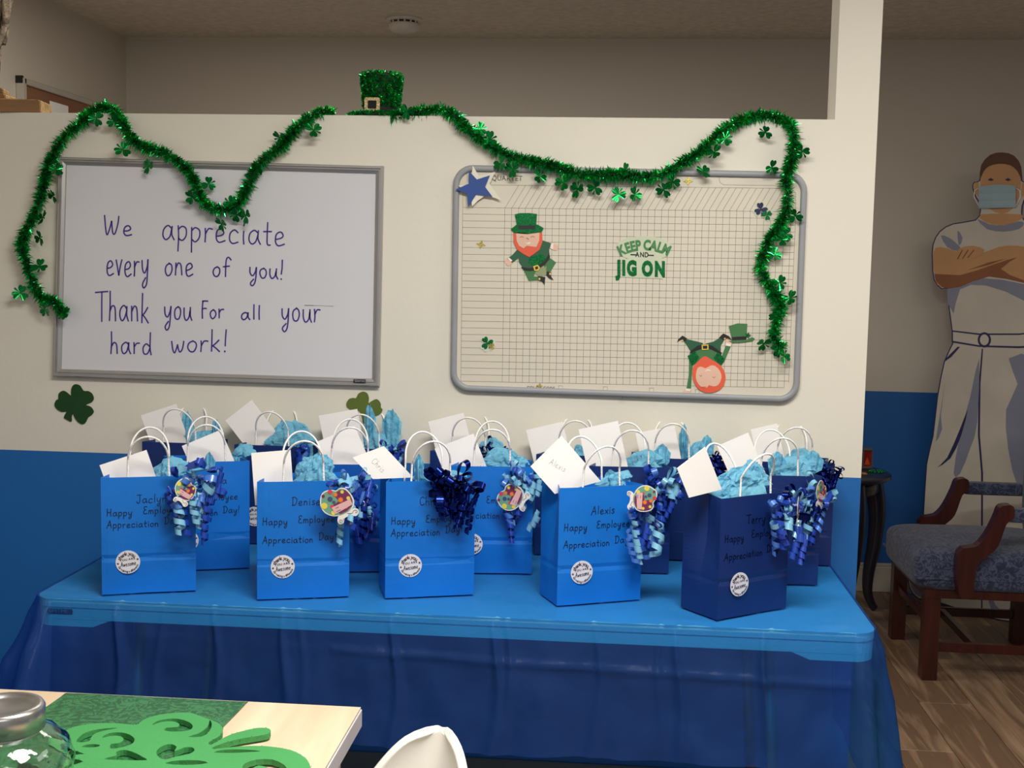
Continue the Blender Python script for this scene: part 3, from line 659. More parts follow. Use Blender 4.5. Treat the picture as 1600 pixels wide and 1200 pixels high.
def brimu():
    a = rnd.uniform(0, 6.283); r = rnd.uniform(.086, .092); return Vector((r*math.cos(a), r*math.sin(a), .006)), Vector((math.cos(a), math.sin(a), 0))
flakes(900, brimu)
mb.build('tinsel_flake', TIN, e, kind='stuff')
MB().lathe([(.0475, .012), (.0485, .013), (.0485, .032), (.0475, .033)], (0, 0, 0), 40).build('hat_band', mat('black_felt', (14, 16, 14), .8), e, True)
M = Matrix.Rotation(R_(-8), 4, 'Z')
def sq(w, h, r, zc): return [(x, y) for x, y in [(-w+r, -h), (w-r, -h), (w-r*.3, -h+r*.3), (w, -h+r), (w, h-r), (w-r*.3, h-r*.3), (w-r, h), (-w+r, h), (-w+r*.3, h-r*.3), (-w, h-r), (-w, -h+r), (-w+r*.3, -h+r*.3)]]
MB().prism([(x-.014, -.062, y+.032) for x, y in sq(.021, .019, .005, 0)], NY, .004, 0, [[(x-.014, -.062, y+.032) for x, y in sq(.012, .011, .002, 0)]]).build('buckle', glitter('pale_gold_glitter', (196, 174, 128), .4, 500, .3), e)
MB().prism([(x-.014, -.0585, y+.032) for x, y in sq(.013, .012, .002, 0)], NY, .004).build('buckle_felt', mat('black_felt', (14, 16, 14), .8), e)
# ================================================================== THE GIFT TABLE
TZ = .74; TX0, TX1, TY0 = -1.285, .572, -.70
TW = mat('white_blow_moulded_plastic', (240, 240, 238), .5, bump=.1, bscale=200); LEG = mat('grey_powder_steel', (110, 112, 116), .4, .5)
e = empty('folding_table', ((TX0+TX1)/2, TY0/2, 0), 0, 'long white folding table under the blue plastic cloth against the wall', 'table')
def rpoly(x0, y0, x1, y1, r, z, n=5):
    out = []
    for cx, cy, a0 in ((x1-r, y0+r, -90), (x1-r, y1-r, 0), (x0+r, y1-r, 90), (x0+r, y0+r, 180)):
        for k in range(n+1): a = R_(a0+90*k/n); out.append((cx+r*math.cos(a), cy+r*math.sin(a), z))
    return out
reparent(MB().prism(rpoly(TX0, TY0, TX1, -.006, .05, TZ, 8), (0, 0, 1), .018).build('table_top', TW), e)
mb = MB(); mb.prism(rpoly(TX0+.002, TY0+.002, TX1-.002, -.008, .048, TZ-.018, 8), (0, 0, 1), .028, 0, [rpoly(TX0+.02, TY0+.02, TX1-.02, -.026, .03, TZ-.018, 8)])
for sg, xe in ((1, TX0), (-1, TX1)):
    x0_, x1_ = sorted((xe+sg*.045, xe+sg*.14)); mb.box((x0_, TY0+.0025, TZ-.062), (x1_, TY0+.02, TZ-.046))
    mb.prism([(xe+sg*.14, TY0+.0025, TZ-.062), (xe+sg*.18, TY0+.0025, TZ-.046), (xe+sg*.14, TY0+.0025, TZ-.046)][::sg], NY, .015)
    for k in range(6):
        a0, a1 = R_(k*15), R_(k*15+15); cx = xe+sg*.05; cy = TY0+.05; q = []
        for a_ in (a0, a1): q.append((cx-sg*.048*math.sin(a_), cy-.048*math.cos(a_)))
        mb.add([(q[0][0], q[0][1], TZ-.046), (q[1][0], q[1][1], TZ-.046), (q[1][0], q[1][1], TZ-.062), (q[0][0], q[0][1], TZ-.062)], [(0, 1, 2, 3)])
reparent(mb.build('apron', TW), e)
a, b = atY(73, 950.5, TY0), atY(113, 960.5, TY0)
reparent(MB().box((a.x, TY0, b.z), (b.x, TY0+.003, a.z), bev=.002).build('maker_badge', mat('dark_badge', (40, 44, 60), .5)), e)
mb = MB(); text_line(mb, 'LIFETIME', lambda x, y: (a.x+.006+x, TY0-.0006, b.z+.004+y), .0105, bold=.015, sx=.95)
reparent(mb.build('badge_lettering', mat('badge_grey', (170, 170, 172), .5)), e)
for s, x in ((1, TX0+.22), (-1, TX1-.22)):
    for y in (TY0+.09, -.1):
        reparent(MB().tube([(x, y, TZ-.02), (x-.05*s, y, .01)], .013, 10).build('leg', LEG, None, True), e)
    reparent(MB().tube([(x-.045*s, TY0+.09, .1), (x-.045*s, -.1, .1)], .011, 10).build('cross_bar', LEG, None, True), e)
# tablecloth: one sheet of thin plastic, flat on top, hanging on three sides with flared corners
CLO = translucent('thin_blue_plastic', (54, 90, 164), (.20, .68, 1.0, 1), .6, .24, .6, 11)
def clothz(x, y): return TZ+.0018+.0012*noise.noise((x*9, y*9, 1))+.0010*max(0, noise.noise((x*30, y*7, 4)))
FOLDS = (-1.08, -.985, -.86, -.70, -.665, -.46, -.24, -.215, -.02, .12, .155, .34)
mb = MB(); nx, ny = 430, 46
def topfn(u, v):
    x = TX0-.004+(TX1-TX0+.008)*u; y = TY0-.004+(-.006-TY0)*v
    z = clothz(x, y); RC = .054
    for sg, ccx in ((-1, TX0+.05), (1, TX1-.05)):
        dx, dy = (x-ccx)*sg, (TY0+.05)-y
        if dx > 0 and dy > 0:
            h = math.hypot(dx, dy); mx_ = max(dx, dy)/RC
            if h > 1e-6: f_ = RC*mx_/h if h > 0 else 1; x = ccx+sg*dx*f_; y = TY0+.05-dy*f_
    for cx in FOLDS: z += .0030*math.exp(-((x-cx-.008*math.sin(y*20+cx*9))/.0045)**2)*(1 if y < -.5 else .3)
    if y < TY0+.05: z += .0025*noise.noise((x*18, y*30, 8))
    return (x, y, max(z, TZ+.0013))
mb.grid(topfn, nx, ny)
LF, LS = .292, .44
def skirt(t):
    """perimeter position: left side from wall to front, round, front, round, right side. returns base point, outward dir, length, corner angle"""
    return None
cols = []
n1, nc, n2 = 34, 30, 430
for i in range(n1): cols.append(('L', i/n1))
for i in range(nc): cols.append(('CL', i/nc))
for i in range(n2): cols.append(('F', i/n2))
for i in range(nc): cols.append(('CR', i/nc))
for i in range(n1+1): cols.append(('R', i/n1))
NV_ = 40; V = []
for k, t in cols:
    if k == 'L': b = Vector((TX0-.004, -.006-( -.006-TY0-.05)*t, 0)); d = Vector((-1, 0, 0)); L = LS; fl_ = .05+.07*t; fold = math.sin(t*9)*.012
    elif k == 'R': b = Vector((TX1+.004, TY0+.05+(-.006-TY0-.05)*t, 0)); d = Vector((1, 0, 0)); L = LS; fl_ = .02+.015*(1-t); fold = math.sin(t*9)*.008
    elif k == 'F': b = Vector((TX0+.05+(TX1-TX0-.10)*t, TY0-.004, 0)); d = Vector((0, -1, 0)); L = LF; fl_ = .03; fold = .006*math.sin(t*23)+.004*math.sin(t*61+1)
    else:
        a = R_(180+90*t) if k == 'CL' else R_(270+90*t); d = Vector((math.cos(a), math.sin(a), 0))
        cx = TX0+.05 if k == 'CL' else TX1-.05; b = Vector((cx, TY0+.05, 0))+d*.054
        co, si = abs(math.cos(a)), abs(math.sin(a)); L = min(LS/max(co, .01), LF/max(si, .01)); L = min(L, .53)
        fl_ = .15 if k == 'CL' else .06; fold = (.035 if k == 'CL' else .02)*math.sin(t*math.pi*3) * (1 if .05 < t < .95 else .3)
    e_ = 0
    for j in range(NV_):
        q = j/(NV_-1); dep = L*q
        out = fl_*dep/.45*1.6*min(1, q*3)*.6+fold*q*1.2+.004*min(1, q*12)
        z = TZ+.002-dep*(1 if dep > .03 else 1)+.0
        if k != 'F': out += .012*min(1, q*9)
        if j == 0: out = 0
        w = noise.noise((b.x*7+d.x*2, b.y*7+d.y*3, dep*4))*.008*q+noise.noise((b.x*22+d.x*5, d.y*5, dep*14))*.0035*min(1, q*4)
        if k == 'F':
            for cx in FOLDS: w += (.009+.005*math.sin(cx*40))*math.exp(-((b.x-cx-.010*math.sin(dep*16+cx*30))/(.0050+.01*q))**2)*min(1, dep/.03)
            w += .005*math.exp(-((dep-.075-.025*(b.x+1))/.007)**2)*(1 if b.x > -.6 else .2)+.006*noise.noise((b.x*11, 2, dep*9))*min(1, q*2)
        hem = .006*noise.noise((b.x*5, b.y*5, 3))*q
        pt = b+d*max(out+w, .0012)+Vector((0, 0, z+hem)); V.append(pt)
fs = []
for i in range(len(cols)-1):
    for j in range(NV_-1): fs.append((i*NV_+j, (i+1)*NV_+j, (i+1)*NV_+j+1, i*NV_+j+1))
mb.add(V, fs)
tag(mb.build('tablecloth', CLO, None, True), 'thin blue plastic tablecloth draped over the gift table', 'tablecloth')
# ================================================================== GIFT BAGS
LB = mat('bright_blue_paper', (16, 112, 204), .42, var=.05, scale=6, bump=.08, bscale=40, spec=.4)
MBL = mat('medium_blue_paper', (14, 84, 172), .42, var=.05, scale=6, bump=.08, bscale=40, spec=.4)
NB = mat('navy_blue_paper', (20, 44, 104), .36, var=.05, scale=6, bump=.08, bscale=40)
HND = mat('white_twisted_paper', (250, 248, 246), .6, bump=.4, bscale=300)
STK = mat('white_label_gloss', (222, 220, 226), .3); PRT = mat('label_print_dark', (44, 26, 40), .5); BINK = mat('dark_marker_ink', (12, 22, 52), .45)
RB1 = mat('royal_blue_ribbon', (30, 66, 168), .28, .1, coat=.4); RB2 = mat('sky_blue_ribbon', (128, 190, 220), .3, .05, coat=.3)
RB3 = mat('navy_foil_ribbon', (14, 36, 118), .18, .85); RB4 = mat('cornflower_ribbon', (74, 122, 206), .3, .1, coat=.3)
TIS = translucent('sky_blue_tissue', (136, 212, 240), (.45, .8, .95, 1), .12, .6, .8, 70)
BW, BD, BH = .205, .11, .267
def sstep(a, b, x): t = max(0, min(1, (x-a)/(b-a))); return t*t*(3-2*t)
def front_y(x, z, seed, W=BW, D=BD):
    """front panel surface (local): nearly flat with the bottom-fold crease and soft buckling"""
    ex = 1-(abs(x)/(W/2))**4
    y = -D/2-.0035*ex*sstep(.0, .08, z)*(1-.3*sstep(.2, .267, z))
    y += .0022*math.exp(-((z-.083)/.0025)**2)-.0014*math.exp(-((z-.088)/.003)**2)
    y += .0048*noise.noise((x*9+seed, z*8, seed*1.7))*ex
    return y
def bag_mesh(seed, W=BW, D=BD, H=BH, m=LB):
    NF, NS, NZ = 15, 7, 30; rows = []
    for j in range(NZ):
        z = H*j/(NZ-1); row = []
        for i in range(NF): x = -W/2+W*i/(NF-1); row.append((x, front_y(x, z, seed, W, D), z))
        g = .018*sstep(.05, .2, z)
        for s, sd in ((1, 0), (-1, 3)):
            if s == -1:
                for i in range(NF): x = W/2-W*i/(NF-1); row.append((x, D/2+.002*(1-(2*x/W)**2)+.003*noise.noise((x*9, z*8, seed+5)), z))
            for i in range(1, NS-1+0):
                t = i/(NS-1); yy = (-D/2+D*t)*s
                ind = g*(1-abs(2*t-1))+.003*noise.noise((yy*20, z*9, seed+sd)); cr = .0018*math.exp(-((z-.085)/.003)**2)
                row.append((s*(W/2-max(ind, 0)-cr), yy, z))
        rows.append(row)
    n = len(rows[0]); V = [p for r in rows for p in r]; fs = []
    for j in range(NZ-1):
        for i in range(n): fs.append((j*n+i, j*n+(i+1) % n, (j+1)*n+(i+1) % n, (j+1)*n+i))
    fs.append(tuple(reversed(range(n))))
    # inner skin from the rim down
    k0 = len(V); lv = (H, H-.03, H-.08, .01)
    for z in lv:
        j = min(NZ-1, int(z/H*(NZ-1)))
        for p in rows[j]:
            q = Vector((p[0], p[1])); l = q.length; q = q*(1-.0012/l); V.append((q.x, q.y, z))
    for i in range(n): fs.append(((NZ-1)*n+i, (NZ-1)*n+(i+1) % n, k0+(i+1) % n, k0+i))
    for a in range(len(lv)-1):
        for i in range(n): fs.append((k0+a*n+i, k0+a*n+(i+1) % n, k0+(a+1)*n+(i+1) % n, k0+(a+1)*n+i))
    # folded flap at the foot
    return MB().add(V, fs)
def handle_mesh(y, lean):
    pts = []
    w, h = .0435, .094
    for i in range(25):
        a = math.pi*i/24; x = -w*math.cos(a); z = math.sin(a)
        pts.append((x*(1.0 if 1 else 1), y+lean*z*.03, BH+.038+(h-.038)*z))
    pts = [(-w-.003, y, BH-.022), (-w-.001, y, BH+.008)]+pts+[(w+.001, y, BH+.008), (w+.003, y, BH-.022)]
    return MB().tube(smooth(pts, 2), .0024, 7)
# shared sticker meshes (local: x right, z up, y towards the back)
def sticker_meshes():
    st = MB().prism([(x, 0, z) for x, z in circ(0, 0, .0265, 32)], NY, .0004)
    pr = MB(); fn = lambda x, z: (x, -.0004, z)
    arc_text(pr, 'thank you', 0, 0, .0198, 162, 38, .0118, fn, 0, .02)
    arc_text(pr, 'for making a difference', 0, 0, .0213, 207, 345, .0072, fn, 0, .01, inside=True)
    c8, s8 = math.cos(R_(8)), math.sin(R_(8)); rf = lambda x, z: fn(x*c8-z*s8, x*s8+z*c8)
    text_line(pr, 'YOU ARE', lambda x, y: rf(x, .004+y), .0066, bold=.02, center=True, sx=1.1)
    for cx, cz in ((-.0215, -.003), (.021, .006)): pr.add([fn(*q) for q in star(cx, cz, .0032)]+[fn(cx, cz)], [(10, i, (i+1) % 10) for i in range(10)])
    ss, w = word_strokes('Awesome', 5, .2)
    for s in ss: pr.strip([rf(-.0165+q.x/w*.033, -.0085+q.y*.0105) for q in s], .0011, NY)
    return st, pr
# ribbon pieces
def curl_mesh(turns, r, w, pitch, seed):
    n = int(turns*11); V = []; rr = random.Random(seed); bx, by = rr.uniform(-.004, .004), rr.uniform(-.004, .004)
    for i in range(n+1):
        t = i/n; a = 2*math.pi*turns*t; rad = r*(.45+.55*min(1, t*3))*(1-.15*t); z = -pitch*turns*t
        cx, cy = bx*math.sin(t*3), by*math.sin(t*4)
        for s in (-.5, .5): V.append((cx+rad*math.cos(a), cy+rad*math.sin(a), z+s*w*(.8 if t < .1 else 1)-.004*0))
    return MB().add(V, [(2*i, 2*i+1, 2*i+3, 2*i+2) for i in range(n)])
def loop_mesh(L, wd, w, seed):
    V = []; n = 14
    for i in range(n+1):
        a = 2*math.pi*i/n; x = wd*math.sin(a)*math.sin(a/2); z = L*(1-math.cos(a))/2
        for s in (-.5, .5): V.append((x, s*w*(.35+.65*min(1, z/L*2.2)), z))
    return MB().add(V, [(2*i, 2*i+1, 2*i+3, 2*i+2) for i in range(n)])
CURL = []
for i, (tn, r, w, p) in enumerate([(2.2, .0066, .0105, .0098), (3.2, .0072, .011, .0105), (4.2, .0062, .0105, .0105), (3.0, .0095, .0085, .0165), (4.2, .0085, .0085, .0165), (1.6, .0088, .011, .0105), (5.2, .0065, .0085, .0135)]):
    o = curl_mesh(tn, r, w, p, i).build('t', RB1, None, True); CURL.append(o.data); bpy.data.objects.remove(o)
LOOP = []
for i, (L, wd, w) in enumerate([(.034, .011, .011), (.028, .012, .011), (.040, .010, .0105)]):
    o = loop_mesh(L, wd, w, i).build('t', RB1, None, True); LOOP.append(o.data); bpy.data.objects.remove(o)
def piece(name, me, m, parent, M):
    o = bpy.data.objects.new(name, me); sc.collection.objects.link(o); o.parent = parent
    o.material_slots[0].link = 'OBJECT'; o.material_slots[0].material = m; o.matrix_local = M; return o
PAL = {'s': [RB1, RB1, RB1, RB2, RB2, RB4], 'd': [RB3], 'n': [RB1, RB1, RB3, RB4, RB2], 'l': [RB2, RB2, RB1, RB4]}
def bow(bag, c, rad, drop, ncurl, nloop, pal, seed, sx=1.0):
    """c local centre on the bag; loops radiate, curls hang"""
    ncurl = int(ncurl*1.35); nloop = int(nloop*1.7)
    rnd = random.Random(seed); P = PAL[pal]; sc_ = 1 if pal != 'd' else .72
    k = MB().lathe([(0, -.010), (.009, -.006), (.011, 0), (.009, .006), (0, .010)], (0, 0, 0), 10).build('ribbon_bow', P[0], bag, True); k.location = c
    for i in range(nloop):
        a = 2*math.pi*i/nloop*1.0+rnd.uniform(-.3, .3); el = rnd.uniform(.1, 1.2)
        d = Vector((math.cos(a)*math.cos(el)*sx, -math.sin(el), math.sin(a)*math.cos(el)))
        M = d.to_track_quat('Z', 'X').to_matrix().to_4x4() @ Matrix.Rotation(rnd.uniform(0, 6.28), 4, 'Z')
        s = rad/.036*rnd.uniform(.5, .85); o2 = Vector((rnd.uniform(-1, 1)*sx, -rnd.uniform(0, .5), rnd.uniform(-.7, .7)))*rad*.55
        piece('ribbon_loop', rnd.choice(LOOP), rnd.choice(P), k, Matrix.Translation(d*rad*.12+o2) @ M @ Matrix.Scale(s, 4))
    for i in range(ncurl):
        t = (i+.5)/ncurl; x = (t*2-1)*rad*.95*sx+rnd.uniform(-.006, .006); z0 = rnd.uniform(-.5, .7)*rad
        tilt = (t*2-1)*.45+rnd.uniform(-.25, .25); L = rnd.choice((0, 0, 1, 1, 2, 3, 5, 5, 4, 6)) if pal != 'd' else rnd.choice((2, 4, 6, 3))
        zt = -rnd.uniform(.15, 1)*max(0, drop-rad*.6)
        M = Matrix.Translation((x, -rnd.uniform(.002, .030), min(z0, zt+.045)*1.0)) @ Matrix.Rotation(tilt, 4, 'Y') @ Matrix.Rotation(-rnd.uniform(-.05, .3), 4, 'X') @ Matrix.Rotation(rnd.uniform(0, 6.28), 4, 'Z') @ Matrix.Scale(sc_*rnd.uniform(1.15, 1.6), 4)
        piece('ribbon_curl', CURL[L], rnd.choice(P), k, M)
    return k
# balloon gift tag
TGm = [mat('tag_white_edge', (232, 228, 222), .5), mat('tag_teal', (110, 160, 140), .35), mat('tag_plum', (118, 44, 88), .35), mat('tag_yellow', (222, 206, 84), .35),
       mat('tag_red', (206, 66, 80), .35), mat('tag_navy', (70, 78, 120), .35), mat('tag_orange', (232, 128, 48), .35), mat('tag_pink', (222, 176, 176), .35)]
def tag_mesh():
    body = [(135,580),(150,510),(190,475),(250,462),(300,468),(340,440),(400,445),(455,500),(490,570),(480,640),(430,690),(350,730),(270,740),(190,710),(145,650)]
    tail = [(330,735),(318,790),(345,825),(385,805),(392,760),(450,735),(515,732),(540,690),(522,655),(478,655),(430,680),(370,700)]
    S = .075/355; f = lambda a, b, l: ((a-315)*S, -.0003*l, -(b-600)*S)
    mb = MB()
    def sm_(p, k=3, sc__=1.0, c=(315, 592)): return [((v.x-c[0])*sc__+c[0], (v.y-c[1])*sc__+c[1]) for v in smooth(p, k, True)]
    mb.prism([f(a, b, 0) for a, b in sm_(body)], NY, .0008, 0); mb.prism([f(a, b, 0) for a, b in sm_(tail)], NY, .0008, 0)
    mb.prism([f(a, b, 1) for a, b in sm_(body, 3, .93)], NY, 0, 1)
    mb.prism([f(a, b, 2) for a, b in [(300,490),(345,458),(400,462),(445,505),(472,570),(465,630),(420,678),(350,715),(250,640),(330,580),(290,530)]], NY, 0, 2)
    for (x, y, r, m) in ((180, 632, 34, 3), (240, 560, 27, 5), (240, 485, 26, 4), (168, 530, 18, 2), (275, 705, 24, 3), (262, 640, 20, 4), (430, 545, 20, 3)): mb.prism([f(a, b, 3) for a, b in circ(x, y, r, 12)], NY, 0, m)
    for (x, y, r, m) in ((350, 565, 34, 6), (295, 510, 28, 6), (365, 480, 24, 3), (280, 592, 22, 5), (410, 640, 18, 6)): mb.prism([f(a, b, 4) for a, b in star(x, y, r, 8, .6)], NY, 0, m)
    mb.prism([f(a, b, 5) for a, b in [(255,650),(452,552),(475,610),(300,715)]], NY, 0, 7)
    for s in ([(300,655),(330,640)], [(310,690),(350,668)]): mb.strip([f(a, b, 6) for a, b in s], .0012, NY, 5)
    for s in ([(350,800),(362,785),(350,775),(338,790),(350,810),(372,800),(380,765)], [(505,690),(515,700),(525,685),(508,670),(485,680),(470,705),(420,705)]):
        mb.strip([f(v.x, v.y, 2) for v in smooth(s, 3)], .001, NY, 5)
    return mb
_t = tag_mesh().build('t', TGm); TAGME = _t.data; bpy.data.objects.remove(_t)
_a, _b = sticker_meshes(); _t = _a.build('t', STK); STME = _t.data; bpy.data.objects.remove(_t); _t = _b.build('t', PRT); SPME = _t.data; bpy.data.objects.remove(_t)
def child(name, me, parent, M):
    o = bpy.data.objects.new(name, me); sc.collection.objects.link(o); o.parent = parent; o.matrix_local = M; return o
HF = handle_mesh(-BD/2+.004, -1).build('t', HND, None, True); HFm = HF.data; bpy.data.objects.remove(HF)
HF = handle_mesh(BD/2-.004, 1).build('t', HND, None, True); HBm = HF.data; bpy.data.objects.remove(HF)
BAGS = {}
def gift_bag(key, corner, ang, m, seed, label, D=BD, lines=None, right=False, nosticker=False):
    """corner: world xy of the front-left foot corner (front-right when right=True)"""
    a = R_(ang); ex = Vector((math.cos(a), math.sin(a), 0)); ey = Vector((-math.sin(a), math.cos(a), 0))
    c = Vector((corner[0], corner[1], TZ+.0045))
    c = c+ex*(BW/2)*(-1 if right else 1)+ey*D/2
    e = empty('gift_bag', c, a, label, 'gift bag', 'paper gift bags on the blue table')
    BAGS[key] = (e, a, ex, ey, c, seed, D)
    bag_mesh(seed, BW, D, BH, m).build('bag_body', m, e, False)
    child('handle', HFm, e, Matrix.Translation((0, (BD-D)/2, 0))); child('handle', HBm, e, Matrix.Translation((0, (D-BD)/2, 0)))
    if not nosticker:
        yy = min(front_y(x, z, seed, BW, D) for x in (-.07, -.045, -.02) for z in (.05, .075, .1))-.0009
        s = child('sticker', STME, e, Matrix.Translation((-.046, yy, .074))); child('sticker_print', SPME, s, Matrix.Translation((0, -.0001, 0)))
    if lines:
        for i, (txt, x0, z, cap) in enumerate(lines):
            mb = MB(); ss, w = word_strokes(txt, seed*3+i)
            for st in ss:
                mb.strip([(x0+q.x*cap, front_y(x0+q.x*cap, z+q.y*cap, seed, BW, D)-.0007, z+q.y*cap) for q in st], .0016, NY)
            mb.build('written_word', BINK if m is not NB else mat('black_marker_ink', (4, 8, 26), .25), e)
    return e
def std(name, z1=.205, z2=.173, z3=.14, x=-.09):
    return [(name, -.026, z1, .0185), ('Happy', x, z2, .0165), ('Employee', x+.078, z2+.003, .0165), ('Appreciation', x, z3, .0162), ('Day!', x+.124, z3+.005, .0165)]
gift_bag('F1', (-1.135, -.668), 20, LB, 1, 'bright blue gift bag in front row at the left end of the table', lines=std('Jaclyn', .208, .180, .153))
gift_bag('F2', (-.783, -.652), 17, LB, 2, 'bright blue gift bag in front row, balloon tag fully showing in its bow', lines=std('Denise', .213, .17, .128))
gift_bag('F3', (-.503, -.597), 18, LB, 3, 'bright blue gift bag in front row with dark metallic navy bow', lines=std('Chrissy', .213, .17, .143))
gift_bag('F4', (-.113, -.600), 24, LB, 4, 'creased bright blue gift bag in front row with tall diamond-tilted envelope', lines=std('Alexis', .205, .17, .131))
gift_bag('F5', (.237, -.661), 37, NB, 5, 'shiny navy gift bag in front row at the right end of table', D=.12, lines=std('Terry', .205, .17, .131))
gift_bag('M1', (-.886, -.372), 20, LB, 6, 'bright blue gift bag standing behind the leftmost front bag', right=True, lines=std('Daniela', .213, .17, .135, -.085))
gift_bag('M2', (-.535, -.352), 12, MBL, 7, 'medium blue gift bag wedged behind two front bags, lower left middle', right=True)
gift_bag('M3', (-.189, -.322), 6, LB, 8, 'bright blue gift bag in second row behind the metallic navy bow', right=True, lines=std('', .21, .174, .139)[1:])
gift_bag('M4', (.150, -.262), 4, NB, 9, 'navy gift bag in second row behind the creased bright blue bag', right=True, D=.1)
gift_bag('M5', (.506, -.320), 4, NB, 10, 'navy gift bag in second row at the right end of table', right=True, D=.1)
for key, px, ypx, lb, sd in (('B1', 222, 640, 'navy gift bag against the wall at the left end of back row', 11), ('B2', 366, 640, 'navy gift bag against the wall, second from left in back row', 12),
        ('B3', 507, 640, 'navy gift bag against the wall in front of the olive felt shamrock', 13), ('B4', 672, 640, 'navy gift bag against the wall between the two boards', 14), ('B5', 838, 640, 'navy gift bag against the wall below the planner board left half', 15),
        ('B6', 988, 640, 'navy gift bag against the wall, third from right end back row', 16)):
    q = atY(px, 700, -.112); gift_bag(key, (q.x, -.112), 0, NB, sd, lb, D=.095)
gift_bag('B7', (.573, -.112), 0, NB, 17, 'navy gift bag against the wall at the right end of back row', D=.095, right=True)
# bows: key, centre px, radius m, drop m, curls, loops, palette
for key, cx, cy, rad, drop, nc_, nl, pal, off, sx in (
        ('F1', 304, 748, .058, .125, 12, 14, 's', .02, 1.15), ('F2', 548, 756, .048, .14, 11, 13, 's', .02, 1.0), ('F3', 706, 757, .060, .115, 16, 20, 'd', .018, 1.0),
        ('F4', 1003, 795, .046, .13, 11, 6, 'l', .02, 1.0), ('F5', 1222, 795, .050, .14, 13, 12, 'n', .02, .9), ('M2', 572, 775, .036, .14, 6, 8, 'n', .012, .9),
        ('M3', 812, 750, .052, .15, 13, 12, 'l', .02, .9), ('M4', 1036, 752, .058, .11, 10, 14, 's', .02, .95), ('M5', 1262, 775, .052, .085, 10, 13, 'n', .02, 1.1),
        ('B2', 476, 700, .022, .03, 3, 5, 's', .01, 1), ('B3', 612, 706, .040, .05, 6, 8, 's', .012, 1), ('B4', 770, 704, .036, .03, 3, 12, 'd', .012, 1.1), ('B6', 1122, 716, .026, .04, 4, 6, 'd', .01, 1), ('B7', 1292, 735, .034, .085, 9, 12, 'd', .012, 1)):
    e, a, ex, ey, c, sd, D = BAGS[key]; w = atP(cx, cy, c-ey*(D/2+off), ey); l = w-c
    bow(e, (l.dot(ex), -(D/2+off), l.z), rad, drop, nc_, nl, pal, sd+40, sx)
# tags: key, centre px, yaw, roll, mirrored
for key, cx, cy, yaw, roll, sc_ in (('F1', 289, 766, 25, 62, .72), ('F2', 527, 786, -12, 0, 1.0), ('M3', 799, 778, -15, -38, .92), ('F4', 1006, 779, -30, 118, .82), ('F5', 1247, 798, 42, 60, .78), ('M5', 1283, 770, 52, 50, .78)):
    e, a, ex, ey, c, sd, D = BAGS[key]; w = atP(cx, cy, c-ey*(D/2+.062), ey); l = w-c
    M = Matrix.Translation((l.dot(ex), -(D/2+.062), l.z)) @ Matrix.Rotation(R_(yaw), 4, 'Z') @ Matrix.Rotation(R_(roll), 4, 'Y') @ Matrix.Scale(sc_, 4)
    child('balloon_tag', TAGME, e, M)['label'] = 'balloon-shaped gift tag with colourful star print'
